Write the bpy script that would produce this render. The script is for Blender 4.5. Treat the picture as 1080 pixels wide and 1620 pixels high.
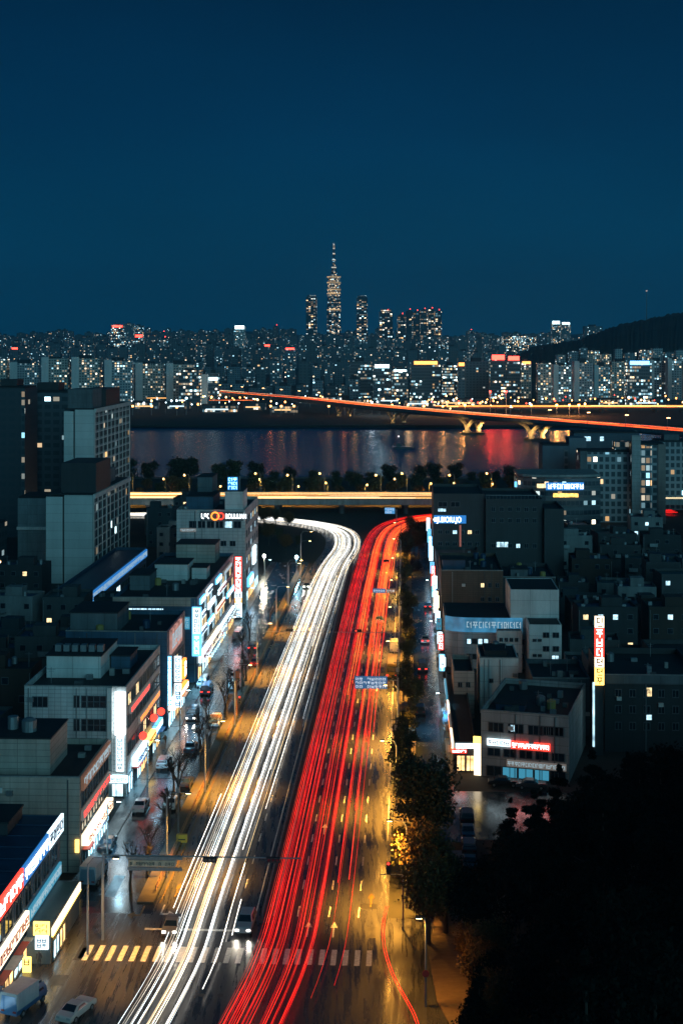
import bpy, math, random
from mathutils import Vector, Matrix
R = random.Random(7)
for o in list(bpy.data.objects): bpy.data.objects.remove(o)
S = bpy.context.scene; COL = S.collection
PI = math.pi; rad = math.radians
# ------------------------------------------------------------------ camera
F = 2200.0; HZ = 545.0; H = 66.0            # focal length in photo px, horizon row, eye height
cam = bpy.data.objects.new('camera', bpy.data.cameras.new('camera')); COL.objects.link(cam)
cam.location = (0, 0, H); cam.rotation_euler = (rad(90), 0, 0)
cam.data.sensor_width = 36; cam.data.lens = 36 * F / 1620; cam.data.shift_y = -(810 - HZ) / 1620
cam.data.clip_start = 1; cam.data.clip_end = 60000
S.camera = cam
# ------------------------------------------------------------------ world
w = bpy.data.worlds.new('World'); S.world = w; w.use_nodes = True
nt = w.node_tree; bg = nt.nodes['Background']
sky = nt.nodes.new('ShaderNodeTexSky'); sky.sky_type = 'NISHITA'; sky.sun_disc = False
sky.sun_elevation = rad(-4); sky.sun_rotation = rad(180); sky.ozone_density = 4
tc = nt.nodes.new('ShaderNodeTexCoord'); sp = nt.nodes.new('ShaderNodeSeparateXYZ')
nt.links.new(tc.outputs['Generated'], sp.inputs[0])
rp = nt.nodes.new('ShaderNodeValToRGB'); e = rp.color_ramp.elements
e[0].position = 0.0; e[0].color = (0.0, 0.066, 0.154, 1)
e[1].position = 1.0; e[1].color = (0.0004, 0.014, 0.036, 1)
for p, c in ((0.08, (0.0, 0.050, 0.122, 1)), (0.155, (0.0, 0.030, 0.085, 1)), (0.24, (0.0, 0.0175, 0.054, 1)), (0.42, (0.0002, 0.018, 0.050, 1))):
    k = e.new(p); k.color = c
nt.links.new(sp.outputs['Z'], rp.inputs[0])
ad = nt.nodes.new('ShaderNodeMixRGB'); ad.blend_type = 'ADD'; ad.inputs[0].default_value = 0.004
nt.links.new(rp.outputs[0], ad.inputs[1]); nt.links.new(sky.outputs[0], ad.inputs[2])
cn = nt.nodes.new('ShaderNodeTexNoise'); cn.inputs['Scale'].default_value = 3.2; cn.inputs['Detail'].default_value = 5; cn.inputs['Roughness'].default_value = .55
cm = nt.nodes.new('ShaderNodeMapping'); cm.inputs['Scale'].default_value = (1, 1, 3); nt.links.new(tc.outputs['Generated'], cm.inputs[0]); nt.links.new(cm.outputs[0], cn.inputs['Vector'])
cr_ = nt.nodes.new('ShaderNodeMapRange'); cr_.inputs[1].default_value = .3; cr_.inputs[2].default_value = .7; cr_.inputs[3].default_value = .88; cr_.inputs[4].default_value = 1.12; nt.links.new(cn.outputs['Fac'], cr_.inputs[0])
cs_ = nt.nodes.new('ShaderNodeVectorMath'); cs_.operation = 'SCALE'; nt.links.new(ad.outputs[0], cs_.inputs[0]); nt.links.new(cr_.outputs[0], cs_.inputs['Scale'])
nt.links.new(cs_.outputs[0], bg.inputs[0]); bg.inputs[1].default_value = 1.0
# faint glow of the city behind the camera (night: sun lamp turned right down)
sd = bpy.data.lights.new('night_glow', 'SUN'); so = bpy.data.objects.new('night_glow', sd); COL.objects.link(so)
sd.energy = 1.25; sd.angle = rad(45); sd.color = (0.26, 0.80, 1.0)
so.rotation_euler = (rad(79), 0, rad(24))
V = S.view_settings; V.view_transform = 'Standard'; V.look = 'None'; V.exposure = 0; V.gamma = 1
S.cycles.use_denoising = True
try: S.cycles.denoiser = 'OPENIMAGEDENOISE'
except Exception: pass
S.cycles.use_light_tree = True; S.cycles.max_bounces = 5; S.cycles.diffuse_bounces = 2
S.cycles.glossy_bounces = 3; S.cycles.sample_clamp_indirect = 4; S.cycles.caustics_reflective = False
S.cycles.volume_bounces = 0
# ------------------------------------------------------------------ coordinates
RA = math.atan(0.0455); CS, SN = math.cos(RA), math.sin(RA)
def W(v, u, z=0.0): return Vector((v * CS + u * SN, -v * SN + u * CS, z))      # road frame -> world
def G(px, py, z=0.0):                                                           # photo pixel at height z
    y = F * (H - z) / (py - HZ); return Vector(((px - 540) / F * y, y, z))
# ------------------------------------------------------------------ materials
MATS = {}
def newmat(n):
    m = bpy.data.materials.new(n); m.use_nodes = True; return m, m.node_tree, m.node_tree.nodes['Principled BSDF']
def N(t, ty, **kw):
    n = t.nodes.new(ty)
    for k, v in kw.items(): setattr(n, k, v)
    return n
def math_(t, op, a, b=None, clamp=False):
    n = t.nodes.new('ShaderNodeMath'); n.operation = op; n.use_clamp = clamp
    for i, x in enumerate((a, b)):
        if x is None: continue
        if isinstance(x, (int, float)): n.inputs[i].default_value = x
        else: t.links.new(x, n.inputs[i])
    return n.outputs[0]
def paint(name, col, rough=0.7, var=0.3, scale=0.6, metal=0.0, bump=0.0, joints=None, spec=0.5):
    if name in MATS: return MATS[name]
    m, t, b = newmat(name)
    b.inputs['Roughness'].default_value = rough; b.inputs['Metallic'].default_value = metal
    b.inputs['Specular IOR Level'].default_value = spec
    tcn = N(t, 'ShaderNodeTexCoord'); nz = N(t, 'ShaderNodeTexNoise'); nz.inputs['Scale'].default_value = scale
    nz.inputs['Detail'].default_value = 8; nz.inputs['Roughness'].default_value = 0.72
    mp = N(t, 'ShaderNodeMapping'); mp.inputs['Scale'].default_value = (1, 1, 0.18)
    t.links.new(tcn.outputs['Object'], mp.inputs[0]); t.links.new(mp.outputs[0], nz.inputs['Vector'])
    cr = N(t, 'ShaderNodeValToRGB'); cr.color_ramp.elements[0].position = 0.3; cr.color_ramp.elements[1].position = 0.7
    cr.color_ramp.elements[0].color = tuple(c * (1 - min(.85, var * 1.5)) for c in col) + (1,)
    cr.color_ramp.elements[1].color = tuple(min(1, c * (1 + var * .6)) for c in col) + (1,)
    t.links.new(nz.outputs['Fac'], cr.inputs[0]); out = cr.outputs[0]
    if joints:
        uv = N(t, 'ShaderNodeUVMap'); br = N(t, 'ShaderNodeTexBrick'); br.offset = 0
        br.inputs['Scale'].default_value = 1; br.inputs['Brick Width'].default_value = joints[0]; br.inputs['Row Height'].default_value = joints[1]
        br.inputs['Mortar Size'].default_value = 0.035
        br.inputs['Color1'].default_value = (1, 1, 1, 1); br.inputs['Color2'].default_value = (.86, .86, .86, 1); br.inputs['Mortar'].default_value = (.45, .45, .45, 1)
        t.links.new(uv.outputs[0], br.inputs['Vector'])
        mx = N(t, 'ShaderNodeMixRGB', blend_type='MULTIPLY'); mx.inputs[0].default_value = 1
        t.links.new(out, mx.inputs[1]); t.links.new(br.outputs['Color'], mx.inputs[2]); out = mx.outputs[0]
    t.links.new(out, b.inputs['Base Color'])
    if bump:
        bp = N(t, 'ShaderNodeBump'); bp.inputs['Strength'].default_value = bump
        t.links.new(nz.outputs['Fac'], bp.inputs['Height']); t.links.new(bp.outputs[0], b.inputs['Normal'])
    MATS[name] = m; return m
def glow(name, col, st, sample=True, var=0.0):
    if name in MATS: return MATS[name]
    m, t, b = newmat(name)
    b.inputs['Base Color'].default_value = tuple(c * .5 for c in col) + (1,); b.inputs['Roughness'].default_value = .4
    b.inputs['Emission Color'].default_value = tuple(col) + (1,); b.inputs['Emission Strength'].default_value = st
    if var:
        tcn = N(t, 'ShaderNodeTexCoord'); nz = N(t, 'ShaderNodeTexNoise'); nz.inputs['Scale'].default_value = var
        t.links.new(tcn.outputs['Object'], nz.inputs['Vector'])
        mr = N(t, 'ShaderNodeMapRange'); mr.inputs[1].default_value = .3; mr.inputs[2].default_value = .7
        mr.inputs[3].default_value = st * .25; mr.inputs[4].default_value = st * 1.4
        t.links.new(nz.outputs['Fac'], mr.inputs[0]); t.links.new(mr.outputs[0], b.inputs['Emission Strength'])
    m.cycles.emission_sampling = 'AUTO' if sample else 'NONE'
    MATS[name] = m; return m
def facade(name, wall, cw, ch, lit, st, warm=0.3, wx=0.3, wy=0.3, rows=0.0, glassc=(.02, .035, .045), clump=0.0, rough=0.6):
    """window grid in metres; which rooms are lit differs per object and per window"""
    if name in MATS: return MATS[name]
    m, t, b = newmat(name); uv = N(t, 'ShaderNodeUVMap'); s = N(t, 'ShaderNodeSeparateXYZ'); t.links.new(uv.outputs[0], s.inputs[0])
    x = math_(t, 'DIVIDE', s.outputs[0], cw); y = math_(t, 'DIVIDE', s.outputs[1], ch)
    fx = math_(t, 'FLOOR', x); fy = math_(t, 'FLOOR', y); gx = math_(t, 'FRACT', x); gy = math_(t, 'FRACT', y)
    ax = math_(t, 'LESS_THAN', math_(t, 'ABSOLUTE', math_(t, 'SUBTRACT', gx, .5)), .5 - wx / 2)
    ay = math_(t, 'LESS_THAN', math_(t, 'ABSOLUTE', math_(t, 'SUBTRACT', gy, .5)), .5 - wy / 2)
    mask = math_(t, 'MULTIPLY', ax, ay)
    oi = N(t, 'ShaderNodeObjectInfo'); rn = math_(t, 'MULTIPLY', oi.outputs['Random'], 97.0)
    cb = N(t, 'ShaderNodeCombineXYZ'); t.links.new(fx, cb.inputs[0]); t.links.new(fy, cb.inputs[1]); t.links.new(rn, cb.inputs[2])
    wn = N(t, 'ShaderNodeTexWhiteNoise'); wn.noise_dimensions = '3D'; t.links.new(cb.outputs[0], wn.inputs['Vector'])
    thr = math_(t, 'MULTIPLY', math_(t, 'ADD', oi.outputs['Random'], .45), lit)
    if rows:
        cb2 = N(t, 'ShaderNodeCombineXYZ'); t.links.new(math_(t, 'FLOOR', math_(t, 'DIVIDE', fx, 5)), cb2.inputs[0]); t.links.new(fy, cb2.inputs[1]); t.links.new(math_(t, 'ADD', rn, 5), cb2.inputs[2])
        w2 = N(t, 'ShaderNodeTexWhiteNoise'); w2.noise_dimensions = '3D'; t.links.new(cb2.outputs[0], w2.inputs['Vector'])
        on = math_(t, 'MULTIPLY', math_(t, 'LESS_THAN', w2.outputs['Value'], rows), .75)
        thr = math_(t, 'MAXIMUM', thr, on)
    if clump:
        nz = N(t, 'ShaderNodeTexNoise'); nz.inputs['Scale'].default_value = .13; t.links.new(cb.outputs[0], nz.inputs['Vector'])
        thr = math_(t, 'MULTIPLY', thr, math_(t, 'MULTIPLY', math_(t, 'SUBTRACT', nz.outputs['Fac'], .3), clump))
    on = math_(t, 'MULTIPLY', math_(t, 'LESS_THAN', wn.outputs['Value'], thr), mask)
    sc = N(t, 'ShaderNodeSeparateColor'); t.links.new(wn.outputs['Color'], sc.inputs[0])
    cr = N(t, 'ShaderNodeValToRGB'); cr.color_ramp.interpolation = 'LINEAR'
    e = cr.color_ramp.elements; e[0].position = 0; e[0].color = (.33, .78, 1, 1); e[1].position = 1; e[1].color = (1, .55, .2, 1)
    for p, c in ((max(.05, .62 - warm), (.62, .92, 1, 1)), (max(.1, .86 - warm), (1, .88, .66, 1))): k = e.new(p); k.color = c
    t.links.new(sc.outputs[1], cr.inputs[0]); t.links.new(cr.outputs[0], b.inputs['Emission Color'])
    br = math_(t, 'ADD', math_(t, 'MULTIPLY', math_(t, 'POWER', sc.outputs[2], 5), 2.4), .16)
    t.links.new(math_(t, 'MULTIPLY', math_(t, 'MULTIPLY', on, br), st), b.inputs['Emission Strength'])
    mx = N(t, 'ShaderNodeMixRGB'); mx.inputs[1].default_value = tuple(wall) + (1,); mx.inputs[2].default_value = tuple(glassc) + (1,)
    t.links.new(mask, mx.inputs[0]); t.links.new(mx.outputs[0], b.inputs['Base Color'])
    b.inputs['Roughness'].default_value = rough
    m.cycles.emission_sampling = 'NONE'; MATS[name] = m; return m
def wet(name, col, r0, r1, scale, bump=.15, tint=None, streak=None):
    if name in MATS: return MATS[name]
    m, t, b = newmat(name); tcn = N(t, 'ShaderNodeTexCoord')
    nz = N(t, 'ShaderNodeTexNoise'); nz.inputs['Scale'].default_value = scale; nz.inputs['Detail'].default_value = 8; nz.inputs['Roughness'].default_value = .65
    mp = N(t, 'ShaderNodeMapping'); mp.inputs['Scale'].default_value = streak or (1, .35, 1)
    t.links.new(tcn.outputs['Object'], mp.inputs[0]); t.links.new(mp.outputs[0], nz.inputs['Vector'])
    mr = N(t, 'ShaderNodeMapRange'); mr.inputs[1].default_value = .35; mr.inputs[2].default_value = .68; mr.inputs[3].default_value = r0; mr.inputs[4].default_value = r1
    t.links.new(nz.outputs['Fac'], mr.inputs[0]); t.links.new(mr.outputs[0], b.inputs['Roughness'])
    n2 = N(t, 'ShaderNodeTexNoise'); n2.inputs['Scale'].default_value = 2.2; n2.inputs['Detail'].default_value = 6; t.links.new(tcn.outputs['Object'], n2.inputs['Vector'])
    cr = N(t, 'ShaderNodeValToRGB'); cr.color_ramp.elements[0].position = .3; cr.color_ramp.elements[1].position = .75
    cr.color_ramp.elements[0].color = tuple(c * .8 for c in col) + (1,); cr.color_ramp.elements[1].color = tuple(c * 1.25 for c in (tint or col)) + (1,)
    t.links.new(n2.outputs['Fac'], cr.inputs[0]); t.links.new(cr.outputs[0], b.inputs['Base Color'])
    bp = N(t, 'ShaderNodeBump'); bp.inputs['Strength'].default_value = bump; bp.inputs['Distance'].default_value = .02
    n3 = N(t, 'ShaderNodeTexNoise'); n3.inputs['Scale'].default_value = 9; n3.inputs['Detail'].default_value = 3; t.links.new(tcn.outputs['Object'], n3.inputs['Vector'])
    t.links.new(n3.outputs['Fac'], bp.inputs['Height']); t.links.new(bp.outputs[0], b.inputs['Normal'])
    b.inputs['Specular IOR Level'].default_value = .6
    MATS[name] = m; return m
ASPH = wet('wet_asphalt', (.038, .039, .042), .12, .55, .55, bump=.14, streak=(2.6, .16, 1))
SERV = wet('wet_side_asphalt', (.014, .019, .024), .05, .34, .5, bump=.35)
PAVE = wet('wet_paving', (.07, .07, .07), .2, .6, .6)
SOIL = paint('dark_soil', (.018, .018, .014), .9, .4, .05)
BARK = paint('bark', (.035, .026, .018), .9, .4, 3)
LEAF = [paint('leaf_dark', (.028, .032, .014), .6, .5, 1.3, spec=.2), paint('leaf_olive', (.05, .052, .02), .6, .5, 1.3, spec=.2), paint('leaf_autumn', (.11, .062, .018), .6, .5, 1.3, spec=.2), paint('leaf_pine', (.012, .022, .016), .6, .5, 1.3, spec=.2)]
CONC = paint('concrete', (.24, .24, .23), .8, .35, .5)
DCONC = paint('dark_concrete', (.07, .075, .08), .8, .35, .5)
ROOFM = paint('roof_felt', (.010, .013, .016), .75, .5, .35, bump=.2)
ROOFB = paint('roof_blue_metal', (.012, .04, .085), .45, .3, .5)
STEEL = paint('galvanised_steel', (.25, .27, .28), .45, .2, 3, metal=.6)
DSTEEL = paint('dark_steel', (.05, .055, .06), .45, .2, 3, metal=.5)
GLASS = paint('window_glass', (.012, .022, .030), .1, .2, .4, spec=.8)
FRAME = paint('window_frame', (.10, .11, .12), .5, .2, 2)
MARKW = paint('road_marking_white', (.80, .78, .72), .5, .35, 2.5)
MARKY = paint('road_marking_yellow', (.15, .085, .012), .5, .35, 2.5)
LITW = [glow('lit_window_cool', (.55, .85, 1), 1.6, False, 1.1), glow('lit_window_warm', (1, .72, .36), 1.8, False, 1.1)]
WALLS = [paint('wall_grey', (.34, .33, .32), .8, .3, .3, joints=(3, 1.4)), paint('wall_beige', (.38, .32, .27), .8, .3, .3, joints=(2.4, .8)),
         paint('wall_white', (.62, .60, .57), .75, .25, .3, joints=(4, 2.8)), paint('wall_brown', (.10, .065, .045), .8, .3, .3, joints=(1.2, .5)),
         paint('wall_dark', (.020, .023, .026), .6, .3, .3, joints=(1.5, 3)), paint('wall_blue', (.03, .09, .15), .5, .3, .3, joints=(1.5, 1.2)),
         paint('wall_slate', (.10, .12, .13), .8, .35, .3, joints=(3, 2.8))]
# ------------------------------------------------------------------ mesh helper
class MB:
    def __init__(s): s.v = []; s.f = []; s.uv = []; s.m = []
    def face(s, idx, uv=None, m=0): s.f.append(idx); s.uv.append(uv or [(0, 0)] * len(idx)); s.m.append(m)
    def box(s, x0, x1, y0, y1, z0, z1, m=0, top=None, bottom=True):
        b = len(s.v)
        s.v += [(x0, y0, z0), (x1, y0, z0), (x1, y1, z0), (x0, y1, z0), (x0, y0, z1), (x1, y0, z1), (x1, y1, z1), (x0, y1, z1)]
        dx, dy = abs(x1 - x0), abs(y1 - y0)
        s.face((b, b+1, b+5, b+4), [(0, z0), (dx, z0), (dx, z1), (0, z1)], m)
        s.face((b+1, b+2, b+6, b+5), [(dx, z0), (dx+dy, z0), (dx+dy, z1), (dx, z1)], m)
        s.face((b+2, b+3, b+7, b+6), [(dx+dy, z0), (2*dx+dy, z0), (2*dx+dy, z1), (dx+dy, z1)], m)
        s.face((b+3, b, b+4, b+7), [(-dy, z0), (0, z0), (0, z1), (-dy, z1)], m)
        s.face((b+4, b+5, b+6, b+7), [(x0, y0), (x1, y0), (x1, y1), (x0, y1)], m if top is None else top)
        if bottom: s.face((b+3, b+2, b+1, b), None, m if top is None else top)
        return s
    def prism(s, pts, z0, z1, m=0, top=None):
        b = len(s.v); n = len(pts); L = 0
        for p in pts: s.v.append((p[0], p[1], z0))
        for p in pts: s.v.append((p[0], p[1], z1))
        for i in range(n):
            j = (i + 1) % n; d = math.dist(pts[i][:2], pts[j][:2])
            s.face((b+i, b+j, b+n+j, b+n+i), [(L, z0), (L+d, z0), (L+d, z1), (L, z1)], m); L += d
        s.face(tuple(b+n+i for i in range(n)), [(p[0], p[1]) for p in pts], m if top is None else top)
        s.face(tuple(b+i for i in reversed(range(n))), None, m if top is None else top); return s
    def tube(s, pts, r, n=6, m=0, caps=True):
        pts = [Vector(p) for p in pts]; b = len(s.v); K = len(pts)
        rs = r if isinstance(r, (list, tuple)) else [r] * K
        for i, p in enumerate(pts):
            d = (pts[min(i+1, K-1)] - pts[max(i-1, 0)]).normalized()
            a = d.orthogonal().normalized() if abs(d.z) > .95 else d.cross(Vector((0, 0, 1))).normalized()
            c = d.cross(a).normalized()
            for k in range(n):
                t = 2 * PI * k / n; q = p + (a * math.cos(t) + c * math.sin(t)) * rs[i]; s.v.append(tuple(q))
        for i in range(K-1):
            for k in range(n):
                k2 = (k+1) % n; s.face((b+i*n+k, b+i*n+k2, b+(i+1)*n+k2, b+(i+1)*n+k), None, m)
        if caps:
            s.face(tuple(b+k for k in reversed(range(n))), None, m); s.face(tuple(b+(K-1)*n+k for k in range(n)), None, m)
        return s
    def build(s, name, mats, parent=None, loc=(0, 0, 0), rot=0, smooth=False):
        me = bpy.data.meshes.new(name); me.from_pydata(s.v, [], s.f)
        if not isinstance(mats, (list, tuple)): mats = [mats]
        for m in mats: me.materials.append(m)
        if len(mats) > 1: me.polygons.foreach_set('material_index', s.m)
        ul = me.uv_layers.new(name='UVMap'); flat = []
        for u in s.uv:
            for a in u: flat += [a[0], a[1]]
        ul.data.foreach_set('uv', flat)
        if smooth: me.polygons.foreach_set('use_smooth', [True] * len(s.f))
        me.update(); o = bpy.data.objects.new(name, me); COL.objects.link(o)
        if parent is not None: o.parent = parent
        else: o.location = loc; o.rotation_euler = (0, 0, rot)
        return o
def tag(o, label=None, cat=None, group=None, kind=None):
    if label: o['label'] = label
    if cat: o['category'] = cat
    if group: o['group'] = group
    if kind: o['kind'] = kind
    return o
def empty(name, loc, rot=0, label=None, cat=None, group=None):
    o = bpy.data.objects.new(name, None); COL.objects.link(o); o.location = loc; o.rotation_euler = (0, 0, rot)
    o.empty_display_size = .5; return tag(o, label, cat, group)
def kids(o): return [c for c in bpy.data.objects if c.parent == o]
def copy_tree(src, tree, loc, rot=None, scale=None, label=None, group=None):
    """tree: list of (obj, parent index) recorded once for the source"""
    new = []
    for o, pi in tree:
        c = o.copy(); COL.objects.link(c); new.append(c)
        if pi is not None: c.parent = new[pi]
    r = new[0]; r.location = loc
    if rot is not None: r.rotation_euler = (0, 0, rot)
    if scale is not None: r.scale = scale if hasattr(scale, '__len__') else (scale,) * 3
    if label: r['label'] = label
    if group: r['group'] = group
    return r
def tree_of(root):
    out = [(root, None)]; i = 0
    allo = list(bpy.data.objects)
    while i < len(out):
        o = out[i][0]
        for c in allo:
            if c.parent == o: out.append((c, i))
        i += 1
    return out
ORD = ['', 'first', 'second', 'third', 'fourth', 'fifth', 'sixth', 'seventh', 'eighth', 'ninth', 'tenth', 'eleventh', 'twelfth', 'thirteenth', 'fourteenth', 'fifteenth', 'sixteenth', 'seventeenth', 'eighteenth', 'nineteenth']
TENS = ['', '', 'twenty', 'thirty', 'forty', 'fifty', 'sixty', 'seventy', 'eighty', 'ninety']
TNTH = ['', '', 'twentieth', 'thirtieth', 'fortieth', 'fiftieth', 'sixtieth', 'seventieth', 'eightieth', 'ninetieth']
def ordn(k):
    if k < 20: return ORD[k]
    if k > 99: return 'hundred and ' + ordn(k - 100) if k > 100 else 'hundredth'
    return TNTH[k // 10] if k % 10 == 0 else TENS[k // 10] + '-' + ORD[k % 10]
# ------------------------------------------------------------------ the setting: ground, water, hills
def rect(name, x0, x1, y0, y1, z, mat, th=.5):
    return tag(MB().box(x0, x1, y0, y1, z - th, z).build(name, mat), kind='structure')
rect('ground', -3000, 3000, -300, 688, 0, SOIL, 4)
rect('riverbed', -8900, 8900, 600, 1300, -5, SOIL, 2)
tag(MB().prism([(-8900, 0), (8900, 0), (8900, 11700), (-8900, 11700)], -1.2, 0).build('far_ground', SOIL, loc=(0, 1133, 0)), kind='structure')
def water():
    m, t, b = newmat('river_water')
    b.inputs['Base Color'].default_value = (.0005, .06, .15, 1); b.inputs['Roughness'].default_value = .20
    b.inputs['Specular IOR Level'].default_value = .5; b.inputs['IOR'].default_value = 1.17
    tcn = N(t, 'ShaderNodeTexCoord'); mp = N(t, 'ShaderNodeMapping'); mp.inputs['Scale'].default_value = (.10, .34, 1)
    nz = N(t, 'ShaderNodeTexNoise'); nz.inputs['Scale'].default_value = 1; nz.inputs['Detail'].default_value = 7; nz.inputs['Roughness'].default_value = .68
    t.links.new(tcn.outputs['Object'], mp.inputs[0]); t.links.new(mp.outputs[0], nz.inputs['Vector'])
    bp = N(t, 'ShaderNodeBump'); bp.inputs['Strength'].default_value = .7; bp.inputs['Distance'].default_value = 1.0
    t.links.new(nz.outputs['Fac'], bp.inputs['Height']); t.links.new(bp.outputs[0], b.inputs['Normal'])
    return m
me = MB(); me.box(-4000, 4000, 680, 1140, -4.9, -2)
tag(me.build('river', water()), kind='structure')
# ------------------------------------------------------------------ roads
PW_R = [(340, 1640), (374, 1520), (405, 1450), (425, 1400), (500, 1120), (553, 930), (566, 876), (561, 857), (550, 842), (528, 831), (500, 826), (459, 821), (408, 816), (330, 812), (250, 810)]
def smooth(pts, n=10):
    out = []
    for i in range(len(pts) - 1):
        p0 = pts[max(i-1, 0)]; p1 = pts[i]; p2 = pts[i+1]; p3 = pts[min(i+2, len(pts)-1)]
        for k in range(n):
            t = k / n; out.append(.5 * ((2*p1) + (-p0+p2)*t + (2*p0-5*p1+4*p2-p3)*t*t + (-p0+3*p1-3*p2+p3)*t**3))
    out.append(pts[-1]); return out
# centre line of each carriageway in the road frame, then round the ramps (world metres)
def wv(v, u): p = W(v, u); return Vector((p.x, p.y, 0))
def centre(side):
    if side == 'w':
        return smooth([wv(-25.6, 112), wv(-23.6, 130), wv(-22.2, 147), wv(-22.2, 166), wv(-22, 220), wv(-21.8, 300), wv(-21.4, 370), wv(-20.6, 410), wv(-18.8, 445),
                       Vector((1.5, 474, 0)), Vector((-2.5, 494, 0)), Vector((-11, 508, 0)), Vector((-24, 519, 0)), Vector((-42, 528, 0)), Vector((-70, 534, 0)), Vector((-120, 538, 0))])
    return smooth([wv(-15.2, 110), wv(-12.6, 130), wv(-10.7, 147), wv(-10.2, 165), wv(-10, 220), wv(-9.6, 300), wv(-9.2, 370), wv(-8.8, 410), wv(-8.4, 445),
                   Vector((14.3, 474, 0)), Vector((18, 497, 0)), Vector((24.5, 515, 0)), Vector((34, 527, 0)), Vector((48, 535, 0)), Vector((75, 540, 0)), Vector((130, 543, 0))])
CW, CR = centre('w'), centre('r')
def offset(path, off, z=0.0, i0=0, i1=None):
    out = []; i1 = len(path) if i1 is None else i1
    for i in range(i0, i1):
        d = path[min(i+1, len(path)-1)] - path[max(i-1, 0)]; d.normalize()
        o = off(i) if callable(off) else off
        out.append(Vector((path[i].x + d.y * o, path[i].y - d.x * o, z)))
    return out
def ribbon(name, a, b, z, mat, kind='structure'):
    m = MB(); n = len(a)
    for p, q in zip(a, b): m.v += [(p.x, p.y, z), (q.x, q.y, z)]
    for i in range(n - 1): m.face((2*i, 2*i+1, 2*i+3, 2*i+2))
    return tag(m.build(name, mat), kind=kind)
ribbon('road', offset(CW, -7.2), offset(CW, 5.4), .012, ASPH)
ribbon('road', offset(CR, -5.4), offset(CR, 8.3), .016, ASPH)
def road_rect(name, v0, v1, u0, u1, z, mat, th=None):
    m = MB()
    if th: m.box(v0, v1, u0, u1, z - th, z)
    else:
        m.v = [(v0, u0, z), (v1, u0, z), (v1, u1, z), (v0, u1, z)]; m.face((0, 1, 2, 3))
    return tag(m.build(name, mat, rot=-RA), kind='structure')
road_rect('side_road', -39, -29, 100, 420, .006, SERV)
road_rect('side_road', -2.2, 7.4, 185, 470, .006, SERV)
road_rect('junction', -60, 12, 60, 160, .009, ASPH)
road_rect('cross_street', 2, 60, 186, 206, .0075, SERV)
road_rect('cross_street', -120, -39, 128, 140, .0045, SERV)
road_rect('pavement', -40.6, -38.6, 152, 420, .13, PAVE, .13)
road_rect('pavement', 6.6, 8.2, 214, 460, .13, PAVE, .13)
road_rect('verge', -31.6, -29.6, 163, 415, .16, paint('verge_paving', (.045, .038, .03), .8, .4, 1), .16)
road_rect('verge', -1.6, 1.8, 172, 455, .16, paint('verge_soil', (.06, .05, .035), .8, .4, 1), .16)
road_rect('median_kerb', -16.6, -15.6, 158, 440, .28, DCONC, .28)
# plaza on the right at the foot of the hill
m = MB(); c = [(4.5, 176), (2.6, 150), (3.2, 140), (6, 128), (11, 118), (40, 110), (40, 182)]
m.prism([tuple(W(a, b))[:2] for a, b in c], .02, .15); tag(m.build('pavement', wet('plaza_paving', (.12, .08, .05), .35, .7, .8, streak=(.4, 3, 1))), kind='structure')
# painted markings, each row of paint a sheet above the road
def marks(name, rects, mat, z=.022):
    m = MB()
    for (v0, v1, u0, u1) in rects:
        b = len(m.v); m.v += [(v0, u0, z), (v1, u0, z), (v1, u1, z), (v0, u1, z)]; m.face((b, b+1, b+2, b+3))
    return tag(m.build(name, mat, rot=-RA), kind='structure')
zeb = [(v, v + .58, 147.6, 151.4) for v in [-34.6 + 1.27 * k for k in range(25)] if not -17.4 < v < -15.6]
marks('crosswalk', zeb, MARKW)
marks('crosswalk', [(v, v + .55, 150.5, 153) for v in (-40.2, -39.1, -38.0)], MARKW)
marks('stop_line', [(-29.3, -17.4, 155.6, 156.1)], MARKW)
dash = []
for v in (-25.6, -22.2, -19.4): dash += [(v, v + .14, u, u + 3) for u in range(168, 440, 8)]
for v in (-12.4, -8.8, -5.4): dash += [(v - .02, v + .16, u, u + 3) for u in range(160, 440, 8)]
marks('lane_line', dash, MARKW)
marks('edge_line', [(-17.3, -17.15, 160, 440), (-15.2, -15.05, 160, 440), (-2.35, -2.2, 185, 440)], MARKW)
marks('edge_line', [(-28.9, -28.75, 163, 400)], MARKY)
PATCH = wet('asphalt_patch', (.018, .018, .02), .3, .6, 1.2, bump=.1); IRON = paint('manhole_iron', (.07, .06, .05), .45, .3, 6, metal=.7)
for k in range(26):
    v, u = R.choice((R.uniform(-28, -18), R.uniform(-14, -4), R.uniform(-38, -33), R.uniform(-38, -10))), R.uniform(138, 300); w_, l_ = R.uniform(.8, 2.4), R.uniform(1.5, 7)
    if v > -33 and u < 145: w_, l_ = l_, w_
    marks('road_patch', [(v, v + w_, u, u + l_)], PATCH, .0185)
for k in range(22):
    v, u = R.choice((R.uniform(-28, -18), R.uniform(-14, -3), R.uniform(-37, -33))), R.uniform(136, 290); m = MB(); p = W(v, u)
    m.v = [(.36 * math.cos(a * PI / 6), .36 * math.sin(a * PI / 6), 0) for a in range(12)]; m.face(tuple(range(12))); tag(m.build('manhole_cover', IRON, loc=(p.x, p.y, .0215)), kind='structure')
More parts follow.
